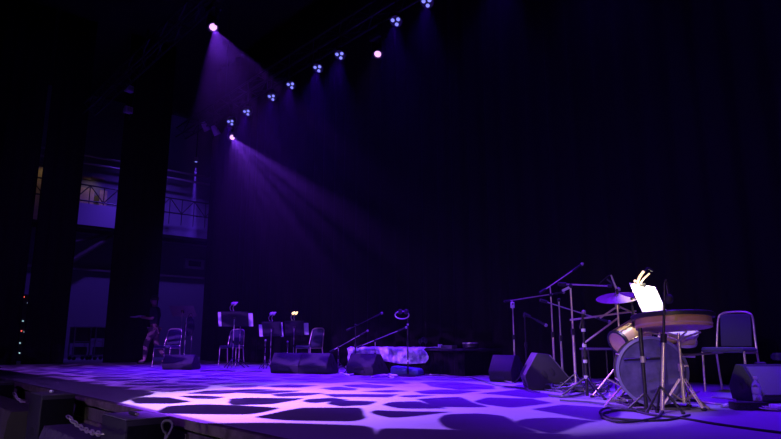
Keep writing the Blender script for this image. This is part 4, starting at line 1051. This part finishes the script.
drape_block((-12, 397), (30, 410), 1.50, .30, 'low barrier under a dark brown pleated drape at the lower left corner', M_drape)
drape_block((64, 424), (102, 438), 1.50, .30, 'low barrier under a plum-black drape between the two nearest speaker boxes', M_drape2)
# chain swags
def chain(a, b, sag, n, label, r=.014):
    t = thing('chain', label, 'chain', a)
    a, b = Vector(a), Vector(b); P = [a.lerp(b, i / n) + Vector((0, 0, -sag * 4 * (i / n) * (1 - i / n))) for i in range(n + 1)]
    for i in range(n):
        d = P[i + 1] - P[i]; q_ = d.to_track_quat('X', 'Z').to_matrix() @ Matrix.Rotation(R(90 * (i % 2)), 3, 'X')
        L__ = d.length * .72
        ring = [(P[i] + P[i + 1]) / 2 - a + q_ @ Vector((L__ * math.cos(x), r * 1.1 * math.sin(x), 0)) for x in [R(y) for y in range(0, 360, 30)]]
        MB().tube(ring, r * .34, 6, closed=True).build('link', M_grey, t)
chain(aty(68, 416, 1.32), aty(103, 434, 1.32), .03, 13, 'pale chain slung between the two nearest speaker boxes')
chain(aty(14, 393, 1.40), aty(24, 402, 1.40), .02, 5, 'short chain hanging beside the far left speaker box', .013)

# ------------------------------------------------------------------ haze, added fill, world
hz = MB().box((-11.4, 6.6, 5.1), (26.6, 10.6, 9.9)).build('stage_haze', mat('dummy', (1, 1, 1)))
m = bpy.data.materials.new('theatre haze'); m.use_nodes = True; nt = m.node_tree
for x in list(nt.nodes): nt.nodes.remove(x)
o_ = nt.nodes.new('ShaderNodeOutputMaterial'); vs_ = nt.nodes.new('ShaderNodeVolumeScatter'); nt.links.new(vs_.outputs[0], o_.inputs['Volume'])
tc_ = nt.nodes.new('ShaderNodeNewGeometry'); sx_ = nt.nodes.new('ShaderNodeSeparateXYZ'); mr_ = nt.nodes.new('ShaderNodeMapRange'); mr_.interpolation_type = 'SMOOTHSTEP'
nt.links.new(tc_.outputs['Position'], sx_.inputs[0]); nt.links.new(sx_.outputs[0], mr_.inputs[0]); nt.links.new(mr_.outputs[0], vs_.inputs['Density'])
for i_, v_ in enumerate((-12.0, -6.0, .0026, .0006)): mr_.inputs[i_ + 1].default_value = v_
vs_.inputs['Anisotropy'].default_value = .55; vs_.inputs['Color'].default_value = (1, 1, 1, 1)
hz.data.materials.clear(); hz.data.materials.append(m)
tag(hz, 'thin theatre haze filling the stage and showing the light beams', 'haze', kind='stuff')

spot('front box fill', (-2.5, -3.5, .25), (-5.6, 1.5, -.25), 230, (1.0, .90, .84), 55, .9, .3)  # unseen low spot added to brighten the boxes before the stage
spot('drum front fill', (2.2, -4.0, 1.15), (-2.7, 5.2, .9), 560, (1.0, .70, .40), 14, .9, .15)  # unseen narrow spot added to warm the drum shells
ga = atx(92, 190, -24.7); spot('gallery work light', (-24.25, ga.y + .1, ga.z + .75), (-24.75, ga.y, ga.z - .1), 9, (1.0, .72, .42), 80, .8, .1)
gb = atx(42, 182, -24.7); spot('gallery work light', (-24.25, gb.y, gb.z + .8), (-24.75, gb.y, gb.z), 5, (1.0, .72, .42), 70, .8, .1)

w = bpy.data.worlds.new('dark'); S.world = w; w.use_nodes = True
w.node_tree.nodes['Background'].inputs[0].default_value = (.05, .03, .12, 1); w.node_tree.nodes['Background'].inputs[1].default_value = .004
vsn = S.view_settings; vsn.view_transform = 'Standard'; vsn.look = 'None'; vsn.exposure = 0; vsn.gamma = 1; vsn.use_curve_mapping = False
cy_ = S.cycles
cy_.max_bounces = 5; cy_.diffuse_bounces = 2; cy_.glossy_bounces = 3; cy_.transmission_bounces = 5; cy_.volume_bounces = 0; cy_.transparent_max_bounces = 8
cy_.use_denoising = True; cy_.use_light_tree = True; cy_.sample_clamp_indirect = 4; cy_.caustics_reflective = False; cy_.caustics_refractive = False
